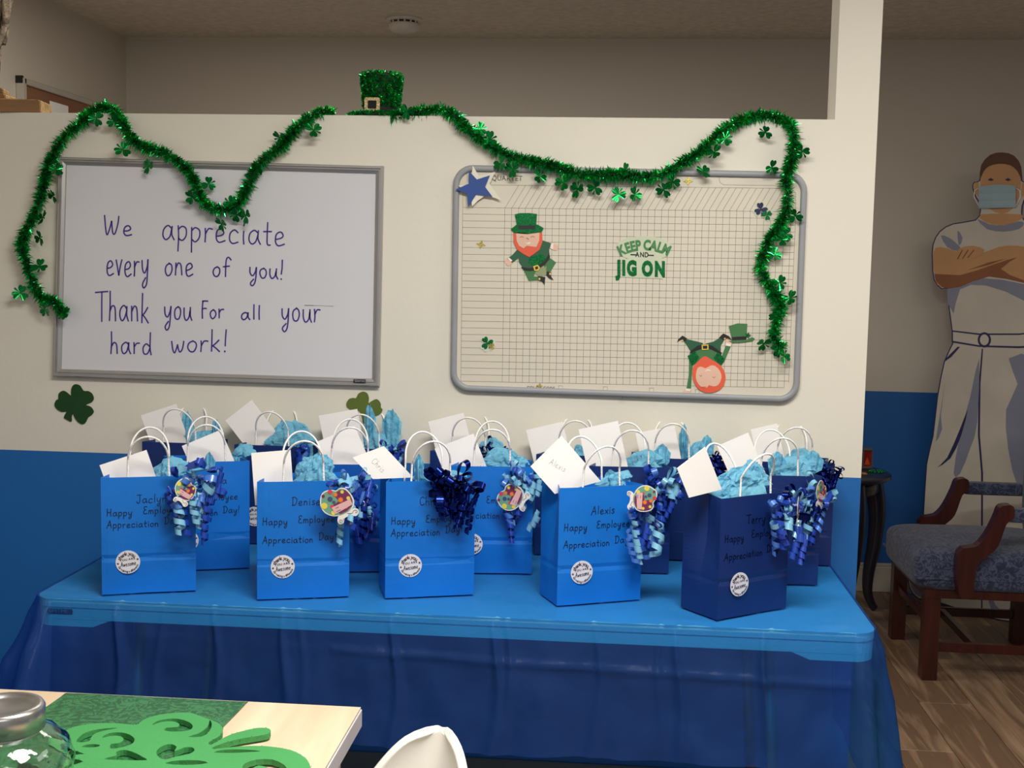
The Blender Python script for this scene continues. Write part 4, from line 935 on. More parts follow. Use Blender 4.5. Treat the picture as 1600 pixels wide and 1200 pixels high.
# envelopes: key, TL px, TR px, length, offset, label
PENC = mat('faint_pencil', (196, 192, 190), .8)
for key, tl, tr, L, off, lb, nm in (
        ('F1', (155.5, 727), (229, 703), .13, -.01, 'white envelope in the leftmost front bag, tilted left', None), ('B1', (220, 649), (275, 631), .14, 0, 'white envelope standing tallest in the leftmost back bag', None),
        ('M1', (284, 697), (345, 671.5), .14, 0, 'white envelope in the bag behind the leftmost front bag', None), ('B2', (352, 657), (393, 625), .12, 0, 'white envelope turned on its corner in second back bag from left', None),
        ('F2', (392.5, 708), (454, 703), .12, -.01, 'white upright envelope in front bag second from left', None), ('B3', (498, 649.5), (558, 639), .13, 0, 'white envelope beside tall blue tissue under the olive shamrock', None),
        ('M2', (496, 690), (554, 665.5), .14, 0, 'white envelope in the wedged medium blue bag', None), ('F3', (551, 715), (600, 697), (.068, .10), -.02, 'cream envelope leaning out over the metallic bow bag', 'Chris'),
        ('B4', (669, 659), (724, 645), .14, 0, 'white envelope in the back bag between the two boards', None), ('M3', (679, 701), (740, 677.5), .13, 0, 'white envelope in the second row bag behind the metallic bow', None),
        ('B5', (822, 672), (879, 659), .14, 0, 'white envelope in back bag, partly behind the diamond-tilted envelope', None), ('F4', (829, 729), (877.5, 681), (.088, .146), -.01, 'large cream envelope turned like a diamond, name pencilled on it', 'Alexis'),
        ('M4', (904, 671), (965.5, 657.5), .15, 0, 'tall white envelope right of the diamond-turned cream one', None), ('B6', (993, 677), (1054, 665), .14, 0, 'white envelope in back bag, third from the right end', None),
        ('F5', (1058, 732), (1102, 698.5), (.075, .11), -.02, 'white envelope turned like a diamond in the shiny navy front bag', None), ('M5', (1120.5, 697), (1169, 676), .14, 0, 'white envelope behind the shiny navy front bag handle', None),
        ('B7', (1173, 671), (1214, 662), .14, 0, 'greyish shaded envelope in the rightmost back bag', None)):
    e, a, ex, ey, c, sd, D = BAGS[key]; o_ = c+ey*off
    A, B = atP(*tl, o_, ey), atP(*tr, o_, ey); u = (B-A).normalized(); dn = u.cross(ey)
    if dn.z > 0: dn = -dn
    L1, L2 = L if isinstance(L, tuple) else (L, L); L = (L1+L2)/2
    if key == 'F3': dn = (atP(585, 751, o_, ey)-A).normalized()
    bm = MB().prism([A, B, B+dn*L2, A+dn*L1], -ey, .0012)
    # flap seam
    k = empty('envelope', A, 0, lb, 'envelope', 'white envelopes in the gift bags')
    reparent(bm.build('envelope_body', WHITE), k)
    f = MB(); wv = (B-A); f.prism([A-ey*.0002+dn*.001+u*.001, B-ey*.0002+dn*.001-u*.001, A+wv*.5+dn*.0-ey*.0002+dn*L*.30], -ey, 0)
    bk = MB().prism([A+ey*.0016, B+ey*.0016, A+wv*.5+dn*L*.34+ey*.0016], ey, .0003)
    reparent(bk.build('envelope_flap', WHITE), k)
    if nm:
        mb = MB(); ss, w = word_strokes(nm, 4)
        q0 = A+wv*.36+dn*L*.22 if nm == 'Alexis' else A+wv*.35+dn*L*.3
        dd = (u*.35+dn).normalized() if nm == 'Alexis' else dn; pr_ = ey.cross(dd)
        if pr_.z < 0: pr_ = -pr_
        for st in ss: mb.strip([q0+dd*q.x*.014+pr_*q.y*.014-ey*.0006 for q in st], .0009, -ey)
        reparent(mb.build('pencilled_name', PENC), k)
# tissue paper
def tissue(key, x0, x1, ytop, label, seed, peaks=(), ddep=.034, yoff=.012, low=.05):
    e, a, ex, ey, c, sd, D = BAGS[key]; o_ = c+ey*yoff; rnd = random.Random(seed)
    A, B = atP(x0, ytop, o_, ey), atP(x1, ytop, o_, ey); cc = (A+B)/2; hw = (B-A).length/2; zt = A.z; rim = c.z+BH; h = max(.012, zt-rim)
    base = Vector((cc.x, cc.y, 0)); mb = MB(); lx = (base-Vector((c.x, c.y, 0))).dot(ex)
    NU, NW = 44, 16
    def fn(u, v):
        an = 2*math.pi*u; up = v
        rr_ = (math.sin(math.pi*(.28+.72*(1-up))*.5*1.0) if 0 else math.sqrt(max(0, 1-(max(0, up-.35)/.65)**2)))
        n1_ = abs(noise.noise((math.cos(an)*1.7+seed, math.sin(an)*1.7, up*2.3)))*2; n2_ = abs(noise.noise((math.cos(an)*4+seed, math.sin(an)*4, up*6)))
        k = rr_*(.72+.5*n1_-.35*n2_)
        x = hw*k*math.cos(an)*1.05; y = ddep*k*math.sin(an)
        zz = rim-low+(h+low)*up
        zz += (h*.42*noise.noise((x*26+seed, y*26, 2))+h*.25*noise.noise((x*70, y*70, seed)))*sstep(.3, 1, up)
        if zz < rim+.004:
            lim = BW/2-.006-.0; X = lx+x; X = max(-lim, min(lim, X)); x = X-lx
            y = max(-D/2+.009-yoff, min(D/2-.009-yoff, y))
            if abs(X) > lim-.02: y *= .45
        return base+ex*x+ey*y+Vector((0, 0, zz))+Vector((o_.x-c.x, o_.y-c.y, 0))*0
    mb.grid(fn, NU, NW, closeu=True)
    # pointed sheets sticking up
    for (px, py, pw) in peaks:
        P = atP(px, py, o_, ey); L = P.z-rim+.03; w0 = pw/CF*3.2
        lxp = (P-c).dot(ex)
        for s in (0, 1):
            def sh(u, v):
                t = (u-.5)*2; wv = w0*(.35+.75*v*(1-v*.35))*(1-.15*s); zz = rim-.03+L*v*(1-.28*abs(t)**1.5-.06*abs(math.sin(u*9+s)))
                X = lxp+t*wv; X = max(-BW/2+.008, min(BW/2-.008, X)) if zz < rim+.003 else X
                yy = .012*math.cos(t*2.2+s)*(1 if s else -1)+.007*noise.noise((u*5+seed, v*4, s))+.004*math.sin(u*17)
                return c+ex*X+ey*(yoff+yy)+Vector((0, 0, zz-c.z))
            mb.grid(sh, 12, 9)
    tag(mb.build('tissue_paper', TIS), label, 'tissue paper', 'blue tissue paper in the gift bags')
tissue('F1', 240, 300, 714, 'sky blue tissue in the leftmost front bag behind its bow', 1, [(327, 705, 10)], ddep=.03)
tissue('M1', 362, 402, 694, 'low flat blue tissue in the bag behind leftmost front bag', 2, ddep=.03)
tissue('B1', 285, 345, 672, 'blue tissue with two raised sheets in the leftmost back bag', 3, [(292, 639, 14), (338, 652, 11)], .03)
tissue('B2', 420, 492, 658, 'round puff of blue tissue in second back bag from left', 4, (), .034)
tissue('F2', 462, 526, 712, 'blue tissue in front bag second from left', 5, [(497, 705, 14)])
tissue('B3', 560, 625, 675, 'tall blue tissue rising in front of the olive shamrock', 6, [(578, 628, 12), (612, 636, 20)], .03)
tissue('M2', 560, 590, 715, 'small tuft of blue tissue in the wedged medium blue bag', 7, ddep=.025)
tissue('F3', 645, 735, 735, 'low blue tissue in the bag with metallic navy bow', 8, [(655, 708, 8)])
tissue('M3', 752, 830, 700, 'crumpled blue tissue in second row bag behind the metallic bow', 9, [(750, 720, 8)])
tissue('B4', 745, 790, 682, 'blue tissue in the back bag between the two boards', 10, ddep=.03)
tissue('F4', 938, 1000, 738, 'blue tissue in the creased front bag beside the diamond envelope', 11, [(955, 733, 9)])
tissue('B5', 893, 918, 694, 'tiny tuft of blue tissue in back bag below planner board', 12, ddep=.02)
tissue('M4', 983, 1042, 700, 'blue tissue in the second row navy bag behind the creased bag', 13, [(1035, 692, 16)])
tissue('B6', 1070, 1118, 688, 'blue tissue with one tall strip, third back bag from right', 14, [(1069, 660, 9), (1105, 678, 14)], .03)
tissue('F5', 1110, 1212, 733, 'large blue tissue puff in the shiny navy front bag', 15, [(1175, 716, 18), (1150, 730, 14)], .036, .014)
tissue('M5', 1200, 1290, 712, 'wide blue tissue in the second row bag at the right end', 16, [(1215, 704, 16), (1270, 702, 20)], .034)
tissue('B7', 1225, 1285, 700, 'blue tissue in the rightmost back bag', 17, (), .03)
# ================================================================== RIGHT BACKGROUND
# life-size cardboard figure: a plain stand-in person
SO = Vector((1.759, 2.085, 0)); sa = R_(-32); SX = Vector((math.cos(sa), math.sin(sa), 0)); SN = Vector((math.sin(sa), -math.cos(sa), 0))
tA = lambda a, b: (1300+a*.35, 200+b*.35)
sil = [(1566,238),(1548,242),(1535,256),(1530,282),(1522,284),(1519,293),(1524,308),(1530,318),(1531,330),(1524,343),(1489,349),(1468,361),(1457,382),(1456,410),(1459,438),(1471,452),(1480,451),(1482,480),(1487,518),(1488,536),(1475,564),(1464,620),(1457,681),(1447,725),(1442,803),(1434,860),(1420,895),(1420,918),(1434,936),(1460,940),(1500,953),(1545,966),(1580,972),(1600,972),(1640,975),(1640,880),(1630,800),(1640,700),(1640,620),(1625,560),(1620,520),(1622,480),(1620,452),(1655,452),(1668,430),(1665,385),(1640,355),(1602,345),(1597,330),(1600,315),(1606,300),(1603,285),(1597,282),(1595,260),(1585,244)]
st = empty('cardboard_figure', (1.6, 2.2, 0), 0, 'life-size cardboard cutout of a person in white with folded arms, behind the armchair', 'cardboard cutout')
def sp(a, b, lay=0):
    v = atP(a, b, SO+SN*.0006*lay, SN); 
    if v.z < .001: v.z = .001
    return v
def spart(nm, m, pts, lay, k=2, th=.0006):
    pp = [(v.x, v.y) for v in smooth(pts, k, True)] if k else pts
    return reparent(MB().prism([sp(a, b, lay) for a, b in pp], SN, th).build(nm, m), st)
CW = mat('cutout_white', (200, 192, 178), .55); CBL = mat('cutout_outline', (34, 34, 84), .5); CT = mat('cutout_tan', (196, 146, 96), .5); CBR = mat('cutout_brown', (138, 82, 44), .5); CG = mat('cutout_grey_fold', (132, 136, 154), .5)
CK = mat('dark_brown_hair_print', (92, 58, 36), .6)
spart('board', CBL, sil, 0, 2, .006)
cx_, cy_ = 1545, 600
ins = []
for i, (x, y) in enumerate(sil):
    n0 = Vector(sil[i-1]); n1_ = Vector(sil[(i+1) % len(sil)]); t = (n1_-n0).normalized(); nn = Vector((t.y, -t.x)); ins.append((x+nn.x*-1.7*-1, y+nn.y*1.7))
def inset_poly(P, d):
    out = []
    for i, (x, y) in enumerate(P):
        n0 = Vector(P[i-1]); n1_ = Vector(P[(i+1) % len(P)]); t = (n1_-n0).normalized(); out.append((x-t.y*d, y+t.x*d))
    return out
area_ = sum(sil[i-1][0]*sil[i][1]-sil[i][0]*sil[i-1][1] for i in range(len(sil)))
ins = inset_poly(sil, 1.8 if area_ > 0 else -1.8)
spart('clothes', CW, ins, 1)
spart('neck', CT, [(1532,335),(1596,335),(1590,346),(1565,352),(1540,347)], 2)
spart('head', CT, [(1566,240),(1549,244),(1538,257),(1532,282),(1534,310),(1545,326),(1566,334),(1582,326),(1592,308),(1595,282),(1592,258),(1583,245)], 3)
spart('ear', CT, [(1529,286),(1523,287),(1522,296),(1527,306),(1531,308)], 3); spart('ear', CT, [(1597,286),(1603,290),(1603,300),(1597,308)], 3)
spart('hair', CK, [(1531,280),(1533,258),(1547,242),(1566,238),(1584,243),(1594,258),(1596,280),(1590,268),(1578,258),(1560,256),(1545,260),(1537,268)], 4)
for x in (1548, 1575): spart('eye', CBL, [(x-5, 281), (x, 278), (x+5, 281), (x, 283)], 5, 0)
spart('shirt_collar', CG, [(1527,342),(1545,350),(1568,352),(1592,346),(1600,349),(1592,358),(1568,362),(1542,358)], 2)
spart('shirt_fold', CG, [(1470,368),(1484,372),(1500,386),(1496,392),(1480,386)], 2); spart('shirt_fold', CG, [(1496,360),(1504,372),(1498,384)], 2)
spart('shirt_fold', CG, [(1480,452),(1530,434),(1600,444),(1618,452),(1612,500),(1600,470),(1540,446),(1500,452),(1490,490)], 2)
spart('forearm', CT, [(1458,394),(1470,386),(1492,392),(1520,400),(1560,386),(1590,384),(1640,392),(1664,400),(1664,430),(1640,448),(1595,440),(1550,430),(1500,448),(1472,449),(1461,436)], 3)
spart('forearm_shade', CBR, [(1460,428),(1500,430),(1550,414),(1590,402),(1564,420),(1600,438),(1640,446),(1600,442),(1545,432),(1500,448),(1472,449)], 4)
spart('forearm_line', CBR, [(1512,422),(1545,414),(1572,404),(1545,410)], 4, 0)
spart('hand', CT, [(1490,402),(1500,388),(1520,384),(1538,390),(1530,400),(1510,406)], 5); 
for k in range(3): spart('finger_line', CBR, [(1495+k*8, 405-k), (1503+k*9, 390), (1504.5+k*9, 391), (1497+k*8, 405-k)], 6, 0)
spart('belt', CBL, [(1487,516),(1530,521),(1592,521),(1620,518),(1620,542),(1592,544),(1530,542),(1487,535)], 3, 0)
spart('belt_strap', CW, [(1489,518.5),(1530,523.5),(1592,523.5),(1620,520),(1620,539),(1592,541),(1530,539.5),(1489,532.5)], 4, 0)
spart('buckle', CBL, circ(1538, 531, 10.5, 16, 12), 5, 0); spart('buckle_centre', CW, circ(1538, 531, 7, 16, 8.5), 6, 0)
spart('trouser_fly', CBL, [(1534,545),(1536,545),(1532,600),(1531,680),(1536,740),(1535,960),(1533,960),(1533,740),(1528,680),(1529,600)], 2, 0)
spart('trouser_fold', CG, [(1530,560),(1516,620),(1500,680),(1490,740),(1500,740),(1516,700),(1527,660)], 2); spart('trouser_fold', CG, [(1462,690),(1470,640),(1476,600),(1470,650),(1472,670)], 2)
spart('trouser_fold', CG, [(1576,560),(1590,600),(1572,640),(1575,700),(1590,760),(1610,760),(1620,640),(1618,560)], 2)
spart('trouser_line', CBL, [(1464,730),(1480,715),(1500,670),(1512,640),(1502,680),(1485,716)], 3); spart('trouser_line', CBL, [(1476,562),(1482,556),(1496,542),(1500,542),(1486,558),(1476,565)], 3, 0)
spart('shoe', CG, [(1422,898),(1440,920),(1475,922),(1478,934),(1440,934),(1424,918)], 3); spart('shoe', CG, [(1545,930),(1560,915),(1580,912),(1590,930),(1588,962),(1562,966),(1548,950)], 3)
spart('shoe_toe', CW, [(1552,936),(1564,922),(1580,920),(1584,936),(1580,950),(1562,952)], 4); spart('shoe_toe', CW, [(1426,898),(1440,914),(1470,918),(1440,904)], 4)
# its easel strut
reparent(MB().prism([SO+SX*(-.25)-SN*.007+Vector((0, 0, 0)), SO+SX*(-.25)-SN*.16, SO+SX*(-.25)-SN*.007+Vector((0, 0, .7))], SX, .004).build('easel_strut', mat('brown_card', (140, 110, 78), .8)), st)
# face mask hooked over the ears
MK = mat('blue_mask_fabric', (158, 184, 194), .8, bump=.1, bscale=200)
mk = empty('face_mask', sp(1560, 310), 0, 'pale blue pleated surgical mask on the cardboard figure face', 'face mask')
mb = MB()
def mfn(u, v):
    x = 1530+58*u; y = 292+34*v+(2.5*math.sin(math.pi*u)*(-1 if v < .1 else 0))-1.5*u
    s = .010*math.sin(math.pi*u)+.0035*abs(math.sin(v*math.pi*3.0))
    return sp(x, y)+SN*(.006+s)
mb.grid(mfn, 16, 25)
reparent(mb.build('mask_cloth', MK, None, False), mk)
for xx, dx in ((1530, -9), (1588, 9)):
    reparent(MB().tube([sp(xx, 294)+SN*.006, sp(xx+dx*.7, 298)+SN*.008, sp(xx+dx*.8, 308)+SN*.008, sp(xx, 322)+SN*.006], .002, 6).build('ear_loop', WHITE, None, True), mk)
# ------------------------------------------------------------------ armchair
MH = woodmat('mahogany', (44, 14, 10), (72, 27, 18), .25, 2, 1.0)
def fabric():
    m, t, b = nt('navy_floral_jacquard'); tc = t.nodes.new('ShaderNodeTexCoord')
    n = t.nodes.new('ShaderNodeTexNoise'); n.inputs['Scale'].default_value = 36; n.inputs['Detail'].default_value = 3; n.inputs['Distortion'].default_value = 2.5; t.links.new(tc.outputs['Object'], n.inputs['Vector'])
    r = t.nodes.new('ShaderNodeValToRGB'); r.color_ramp.elements[0].position = .45; r.color_ramp.elements[1].position = .56
    r.color_ramp.elements[0].color = lin((40, 45, 70)); r.color_ramp.elements[1].color = lin((74, 82, 108))
    t.links.new(n.outputs[0], r.inputs[0]); t.links.new(r.outputs[0], b.inputs['Base Color']); b.inputs['Roughness'].default_value = .9; b.inputs['Sheen Weight'].default_value = .2
    return m
FAB = fabric()
ac = empty('armchair', (1.45, 1.52, 0), 0, 'mahogany armchair with dark blue patterned upholstery on the wood floor', 'armchair')
YN, YFr = 1.24, 1.80
for x in (1.172, 1.66):
    for y in (YN+.0, YFr-.055):
        reparent(MB().box((x, y+.01, 0), (x+.056, y+.065, .36), bev=.003).build('leg', MH), ac)
def softbox(x0, y0, z0, x1, y1, z1, r, crown=0, nu=14):
    """rounded cushion: superellipsoid-like grid"""
    mb = MB(); cx, cy, cz = (x0+x1)/2, (y0+y1)/2, (z0+z1)/2; hx_, hy_, hz = (x1-x0)/2, (y1-y0)/2, (z1-z0)/2
    def ed(d, h, rr): return d
    def fn(u, v):
        th = 2*math.pi*u; ph = math.pi*(v-.5)
        def sg(a, p): return math.copysign(abs(a)**p, a)
        p = .22
        X = sg(math.cos(th), p)*sg(math.cos(ph), p*1.2); Y_ = sg(math.sin(th), p)*sg(math.cos(ph), p*1.2); Z_ = sg(math.sin(ph), p*1.8)
        return (cx+hx_*X, cy+hy_*Y_, cz+hz*Z_+(crown*(1-X*X)*(1-Y_*Y_) if Z_ > 0 else 0))
    return mb.grid(fn, 48, 24, closeu=True)
reparent(softbox(1.128, YN-.015, .335, 1.74, YFr+.01, .488, .04, .02).build('seat', FAB, None, True), ac)
reparent(MB().tube([(1.135, YN-.012, .392), (1.135, YFr, .392)], .004, 6).tube([(1.135, YN-.014, .392), (1.74, YN-.014, .392)], .004, 6).build('seat_piping', FAB, None, True), ac)
reparent(MB().box((1.17, YN+.005, .315), (1.72, YFr-.005, .345)).build('seat_rail', MH), ac)
reparent(softbox(1.665, YN+.01, .44, 1.79, YFr-.01, 1.03, .03).build('backrest', FAB, None, True), ac)
prof = [(1490,857),(1517,847),(1533,830),(1547,803),(1553,788),(1562,784),(1574,786),(1574,804),(1563,813),(1550,847),(1533,863),(1518,877),(1513,907),(1512,925),(1490,922)]
PR = [atY(a, b, YN) for a, b in prof]
for y, dz in ((YN-.022, 0), (YFr-.02, 0)):
    reparent(MB().prism([(v.x, y, v.z+dz) for v in smooth(PR, 3, True)], NY, -.05).build('arm_post', MH, None), ac)
    x0 = atY(1568, 796, YN).x
    mb = softbox(x0, y-.004, .612, 1.70, y+.054, .662, .02); reparent(mb.build('arm_pad', FAB, None, True), ac)
for y in (YN+.03, YFr-.035): reparent(MB().box((1.2, y, .105), (1.69, y+.022, .14), bev=.002).build('stretcher', MH), ac)
reparent(MB().box((1.36, YN+.04, .108), (1.385, YFr-.03, .138), bev=.002).build('stretcher', MH), ac)
reparent(MB().box((1.185, YN+.06, .205), (1.205, YFr-.05, .235), bev=.002).build('front_rail', MH), ac)
# ------------------------------------------------------------------ little round table behind the wall end
DK = mat('black_lacquer', (30, 30, 40), .3, coat=.2, var=.1)
rc = Vector((.955, 2.15, 0)); rt = empty('side_table', rc, 0, 'small dark round side table with curved legs behind the wall end', 'side table')
MB().lathe([(0, .613), (.26, .613), (.272, .62), (.272, .63), (.264, .636), (0, .636)], (0, 0, 0), 48).build('table_top', DK, rt, True)
MB().lathe([(.215, .55), (.22, .555), (.22, .613), (.2, .613)], (0, 0, 0), 40).build('apron', DK, rt, True)
for k in range(4):
    a = R_((8, -66, 128, 204)[k]); ca, sa_ = math.cos(a), math.sin(a)
    pts = [(r*ca, r*sa_, z) for r, z in ((.2, .61), (.222, .52), (.232, .42), (.224, .3), (.206, .18), (.206, .09), (.226, .035), (.242, .012))]
    MB().tube(smooth(pts, 4), [max(.017, .046-.0012*i) for i in range(29)], 10).build('leg', DK, rt, True)
c = atZ(1352, 731, .637); ln = empty('tea_light_holder', (c.x, c.y, .6365), R_(10), 'small square lantern with red picture glass on the side table', 'lantern')
MB().box((-.024, -.024, 0), (.024, .024, .010), bev=.002).box((-.024, -.024, .08), (.024, .024, .092), bev=.003).build('frame', mat('pewter', (120, 124, 122), .35, .6), ln)
for sx_, sy_ in ((-1, -1), (1, -1), (1, 1), (-1, 1)): MB().box((sx_*.021-.003, sy_*.021-.003, .010), (sx_*.021+.003, sy_*.021+.003, .08)).build('corner_post', mat('pewter', (120, 124, 122), .35, .6), ln)
MB().box((-.018, -.018, .010), (.018, .018, .08)).build('red_glass', mat('red_glass', (150, 36, 30), .2, var=.3, scale=40), ln)
MB().prism([(-.013, -.0186, .018), (.013, -.0186, .018), (0, -.0186, .052)], NY, .0008).build('painted_panel', mat('orange_enamel', (214, 84, 40), .3), ln)
c = atZ(1369, 738, .637); gb = empty('bead_string', (c.x, c.y, .6365), 0, 'coil of shiny green beads on the side table', 'beads')
for k in range(22):
    a = k*.62; r = .028-.0006*k; MB().lathe([(0, -.004), (.003, -.0026), (.0043, 0), (.003, .0026), (0, .004)], (r*1.2*math.cos(a), r*math.sin(a), .0042+.0028*(k//10)), 8).build('bead', mat('green_bead', (20, 150, 60), .15, .6), gb, True)
c = atZ(1348.5, 741.5, .637)
tag(MB().box((c.x-.014, c.y-.01, .6365), (c.x+.016, c.y+.012, .6455), bev=.003).build('gold_box', GOLD), 'tiny gold trinket at the near edge of the side table', 'trinket')
# plug at the wall end
c = atY(1340, 882, .16)
# ================================================================== FOREGROUND
FT = woodmat('pale_oak_laminate', (206, 180, 148), (226, 204, 174), .4, 1, .8); WE = mat('white_table_edge', (206, 202, 204), .45)
FZ = .74; FX1, FY1 = -.4145, -1.2645
ft = empty('dining_table', (-1.1, -1.65, 0), 0, 'pale oak-topped table with white edge in the near left corner', 'table')
reparent(MB().box((-1.85, -2.05, FZ-.003), (FX1-.0015, FY1-.0015, FZ)).build('table_top', FT), ft)
reparent(MB().box((-1.852, -2.052, FZ-.036), (FX1, FY1, FZ-.0032), bev=.002).build('edge_band', WE), ft)
for x in (FX1-.075, -1.82):
    for y in (FY1-.075, -2.02): reparent(MB().box((x, y, 0), (x+.045, y+.045, FZ-.036), bev=.002).build('leg', WE), ft)
def satin():
    m, t, b = nt('green_brocade'); tc = t.nodes.new('ShaderNodeTexCoord')
    n = t.nodes.new('ShaderNodeTexNoise'); n.inputs['Scale'].default_value = 42; n.inputs['Detail'].default_value = 2; n.inputs['Distortion'].default_value = 3.2; t.links.new(tc.outputs['Object'], n.inputs['Vector'])
    r = t.nodes.new('ShaderNodeValToRGB'); r.color_ramp.elements[0].position = .48; r.color_ramp.elements[1].position = .53
    r.color_ramp.elements[0].color = lin((30, 84, 46)); r.color_ramp.elements[1].color = lin((52, 114, 68))
    t.links.new(n.outputs[0], r.inputs[0]); t.links.new(r.outputs[0], b.inputs['Base Color'])
    mr = t.nodes.new('ShaderNodeMapRange'); mr.inputs[3].default_value = .55; mr.inputs[4].default_value = .3; t.links.new(r.outputs[0], mr.inputs[0]); t.links.new(mr.outputs[0], b.inputs['Roughness'])
    return m
x0 = atZ(102, 1083, FZ).x; x1 = atZ(386, 1096, FZ).x
mb = MB()
def rfn(u, v):
    x = x0+(x1-x0)*u+.003*math.sin(v*14); 
    if v < .12: y = FY1-.001+.004; z = FZ-.16+.16*v/.12; y = FY1+.003
    else: y = FY1+.002-(v-.12)/.88*.78; z = FZ+.0022+.0008*noise.noise((x*12, y*12, 0))+(.0006 if v < .14 else 0)
    return (x, y, z)
mb.grid(rfn, 24, 60)
tag(mb.build('table_runner', satin(), None, True), 'dark green brocade runner lying across the pale oak table', 'table runner')
# foam shamrock centrepiece
FO = mat('green_foam', (62, 146, 78), .75, var=.04, bump=.15, bscale=300); GE = glitter('green_glitter_edge', (18, 110, 40), .3, 900)
tz = lambda a, b: (a/5.333, 1060+b/5.333); th_ = lambda a, b: (a/2, 1000+b/2)
def jv(pts, f, z): return [atZ(*f(a, b), z) for a, b in pts]
ZS = FZ+.0125
outl = [(90,1154),(93,1148),(98,1143.5),(108,1138.5),(122,1134),(150,1130),(182,1130),(205,1132),(215,1132),(222,1126),(232,1121),(248,1117),(270,1114),(298,1113.5),(318,1121),(338,1128),(347,1136),(347,1146),(338,1153),(326,1160),(330,1163.5),(345,1155),(362,1147),(380,1142),(400,1137.5),(418,1137.5),(423,1142),(418,1147),(396,1151),(372,1155),(350,1161),(332,1168),(336,1170),(360,1167.5),(385,1165.5),(412,1165.5),(435,1168),(455,1172),(470,1179),(480,1187),(485,1198),(488,1212),(478,1228),(450,1245),(400,1258),(340,1262),(290,1250),(250,1262),(190,1268),(140,1262),(105,1245),(92,1225),(96,1208),(112,1196),(130,1190),(118,1186),(104,1183),(112,1179),(132,1178),(108,1170),(96,1163)]
holes = [
 [(640,530),(655,495),(700,458),(770,434),(870,417),(985,412),(880,432),(800,455),(760,490),(740,525)],
 [(850,495),(880,468),(940,452),(1010,450),(1080,468),(1122,505),(1105,540),(1050,565),(980,580),(920,583),(925,546),(985,540),(1025,520),(1025,495),(985,478),(920,480)],
 [(680,572),(715,553),(790,547),(835,558),(790,573)], [(865,672),(930,652),(975,640),(965,618),(1000,600),(1060,598),(1130,622),(1190,655),(1225,680),(1100,682),(950,678)]]
holes = [[tz(a, b) for a, b in h] for h in holes]
holes += [[th_(a, b) for a, b in h] for h in [
 [(475,266),(490,254),(520,247),(555,246),(590,256),(603,270),(590,282),(550,286),(515,283),(520,274),(555,272),(560,262),(540,254),(505,256)],
 [(588,302),(620,292),(648,272),(655,250),(662,262),(655,284),(630,302)],
 [(492,362),(490,345),(510,330),(535,325),(552,334),(545,348),(575,336),(600,335),(608,345),(590,356),(550,364),(515,374)],
 [(668,351),(700,343),(760,342),(815,347),(780,350),(720,353)],
 [(758,402),(765,386),(800,374),(850,373),(888,390),(895,408),(860,414),(840,400),(810,392),(790,400),(775,410)],
 [(515,384),(560,376),(620,376),(650,384),(600,390),(545,389)]]]
P0 = [atZ(a, b, ZS) for a, b in [(v.x, v.y) for v in smooth(outl, 2, True)]]; H0 = [[atZ(v.x, v.y, ZS) for v in smooth(h, 2, True)] for h in holes]
fc = empty('shamrock_centrepiece', (-.75, -1.45, FZ), 0, 'large green foam shamrock with scroll cut-outs lying on the runner', 'centrepiece')
reparent(MB().prism(P0, (0, 0, 1), .009, 0, H0).build('foam_shape', FO), fc)
rnd = random.Random(2); mb = MB()
for i in range(len(P0)):
    a, b = P0[i-1], P0[i]; n_ = max(1, int((b-a).length/.0012))
    for k in range(n_):
        q = a.lerp(b, k/n_)+Vector((rnd.uniform(-.0012, .0012), rnd.uniform(-.0012, .0012), rnd.uniform(-.008, .0008))); s = rnd.uniform(.0004, .0009)
        u_ = Vector((rnd.uniform(-1, 1), rnd.uniform(-1, 1), rnd.uniform(-1, 1))).normalized()*s; w_ = u_.orthogonal().normalized()*s
        mb.add([q-u_, q+w_, q+u_, q-w_], [(0, 1, 2, 3)])
reparent(mb.build('glitter_edge', GE, None, kind='stuff'), fc)
# glass jar with silver lid
jc = atY(5, 1100, -1.69); jar = empty('glass_jar', (jc.x, jc.y, FZ+.003), 0, 'round clear glass jar with brushed silver lid on the near table', 'jar')
m, t, b = nt('clear_glass'); b.inputs['Base Color'].default_value = (.93, .98, .97, 1); b.inputs['Roughness'].default_value = .02; b.inputs['Transmission Weight'].default_value = 1; b.inputs['IOR'].default_value = 1.45; GLS = m
Ht_ = jc.z-FZ-.003
def jarfn(off):
    pr = [(.03, .004), (.07, .003), (.086, .018), (.092, .045), (.088, .072), (.074, .090), (.058, .100), (.050, .106), (.049, .118)]
    return pr
mb = MB(); pr = [(v.x, v.y) for v in smooth([(0.0, .002)]+jarfn(0), 4)]; prin = [(max(0, r-.003), z+(.003 if z < .02 else 0)) for r, z in pr]; S = 60
for inner, P in ((0, pr), (1, prin)):
    V = []
    for r, z in P:
        for k in range(S):
            a = 2*math.pi*k/S; fac = 1+(.018*math.sin(k/S*2*math.pi*12+z*160) if .02 < z < .095 and not inner else 0); V.append((r*fac*math.cos(a), r*fac*math.sin(a), z))
    fs = [(i*S+k, i*S+(k+1) % S, (i+1)*S+(k+1) % S, (i+1)*S+k) for i in range(len(P)-1) for k in range(S)]
    if inner: fs = [tuple(reversed(f)) for f in fs]
    mb.add(V, fs)
n0 = len(pr)*S
mb.f += [((len(pr)-1)*S+k, (len(pr)-1)*S+(k+1) % S, n0+(len(pr)-1)*S+(k+1) % S, n0+(len(pr)-1)*S+k) for k in range(S)]; mb.m += [0]*S
mb.build('glass_body', GLS, jar, True)
LID = mat('brushed_steel', (176, 174, 172), .3, .9, var=.06, scale=3)
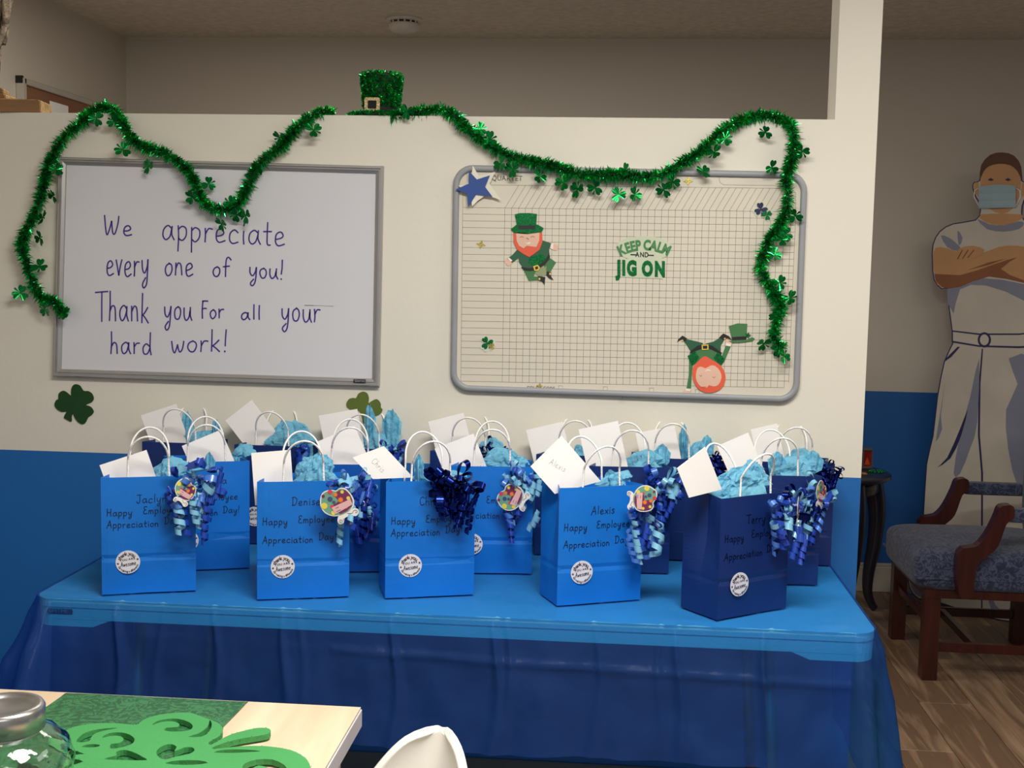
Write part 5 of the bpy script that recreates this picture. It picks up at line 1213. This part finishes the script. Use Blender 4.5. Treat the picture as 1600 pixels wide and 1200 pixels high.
MB().lathe([(.0515, Ht_-.036), (.0545, Ht_-.034), (.055, Ht_-.006), (.052, Ht_-.001), (.049, Ht_), (.043, Ht_-.0005), (.040, Ht_-.004), (.036, Ht_-.0065), (0, Ht_-.0065)], (0, 0, 0), 64).build('lid', LID, jar, True)
MB().lathe([(.047, Ht_-.04), (.05, Ht_-.04), (.05, Ht_-.036), (.047, Ht_-.036)], (0, 0, 0), 48).build('seal_ring', mat('clear_seal', (196, 200, 196), .4), jar, True)
# white moulded chair
WC = mat('white_moulded_shell', (226, 222, 212), .35, coat=.1, var=.02)
tp = atY(676, 1131, -1.5)
ch = empty('shell_chair', (tp.x-.023, -1.618, .004), R_(252), 'white moulded plastic shell chair tucked against the pale oak table', 'chair')
# local: +x is the way the sitter faces
def shell(u, v, off=0):
    s = (u-.5)*2
    cl = smooth([(.42, .0, .455), (.36, 0, .44), (.22, 0, .425), (.08, 0, .435), (-.01, 0, .50), (-.06, 0, .60), (-.10, 0, .72), (-.125, 0, .80)], 6)
    i = v*(len(cl)-1); a = cl[int(i)]; b = cl[min(int(i)+1, len(cl)-1)]; p = a.lerp(b, i-int(i))
    if v < .5: ww = .20+.028*math.sin(math.pi*v/.5)
    else: ww = .115*math.sqrt(max(0, 1-((v-.5)/.5)**2.0))+.085*(1-(v-.5)/.5)**2+.002
    g = sstep(.3, .75, v)
    up = .06*s*s*(1-g); fwd = .16*s*s*g*(ww/.2)
    return Vector((p.x+fwd, s*ww, p.z+up))
mb = MB(); N1, N2 = 33, 44
mb.grid(lambda u, v: shell(u, v), N1, N2)
o = mb.build('seat_shell', WC, ch, True)
md = o.modifiers.new('thick', 'SOLIDIFY'); md.thickness = .014; md.offset = 0
md = o.modifiers.new('sub', 'SUBSURF'); md.levels = 1; md.render_levels = 1
LW_ = woodmat('beech_dowel', (190, 150, 104), (210, 172, 126), .45, 2)
for x, y in ((.33, .16), (.33, -.16), (.04, .16), (.04, -.16)):
    MB().tube([(.18+(x-.18)*.5, y*.5, .425), (x+(.05 if x > .1 else -.05), y*1.25, 0)], [.013, .010], 12).build('leg', LW_, ch, True)
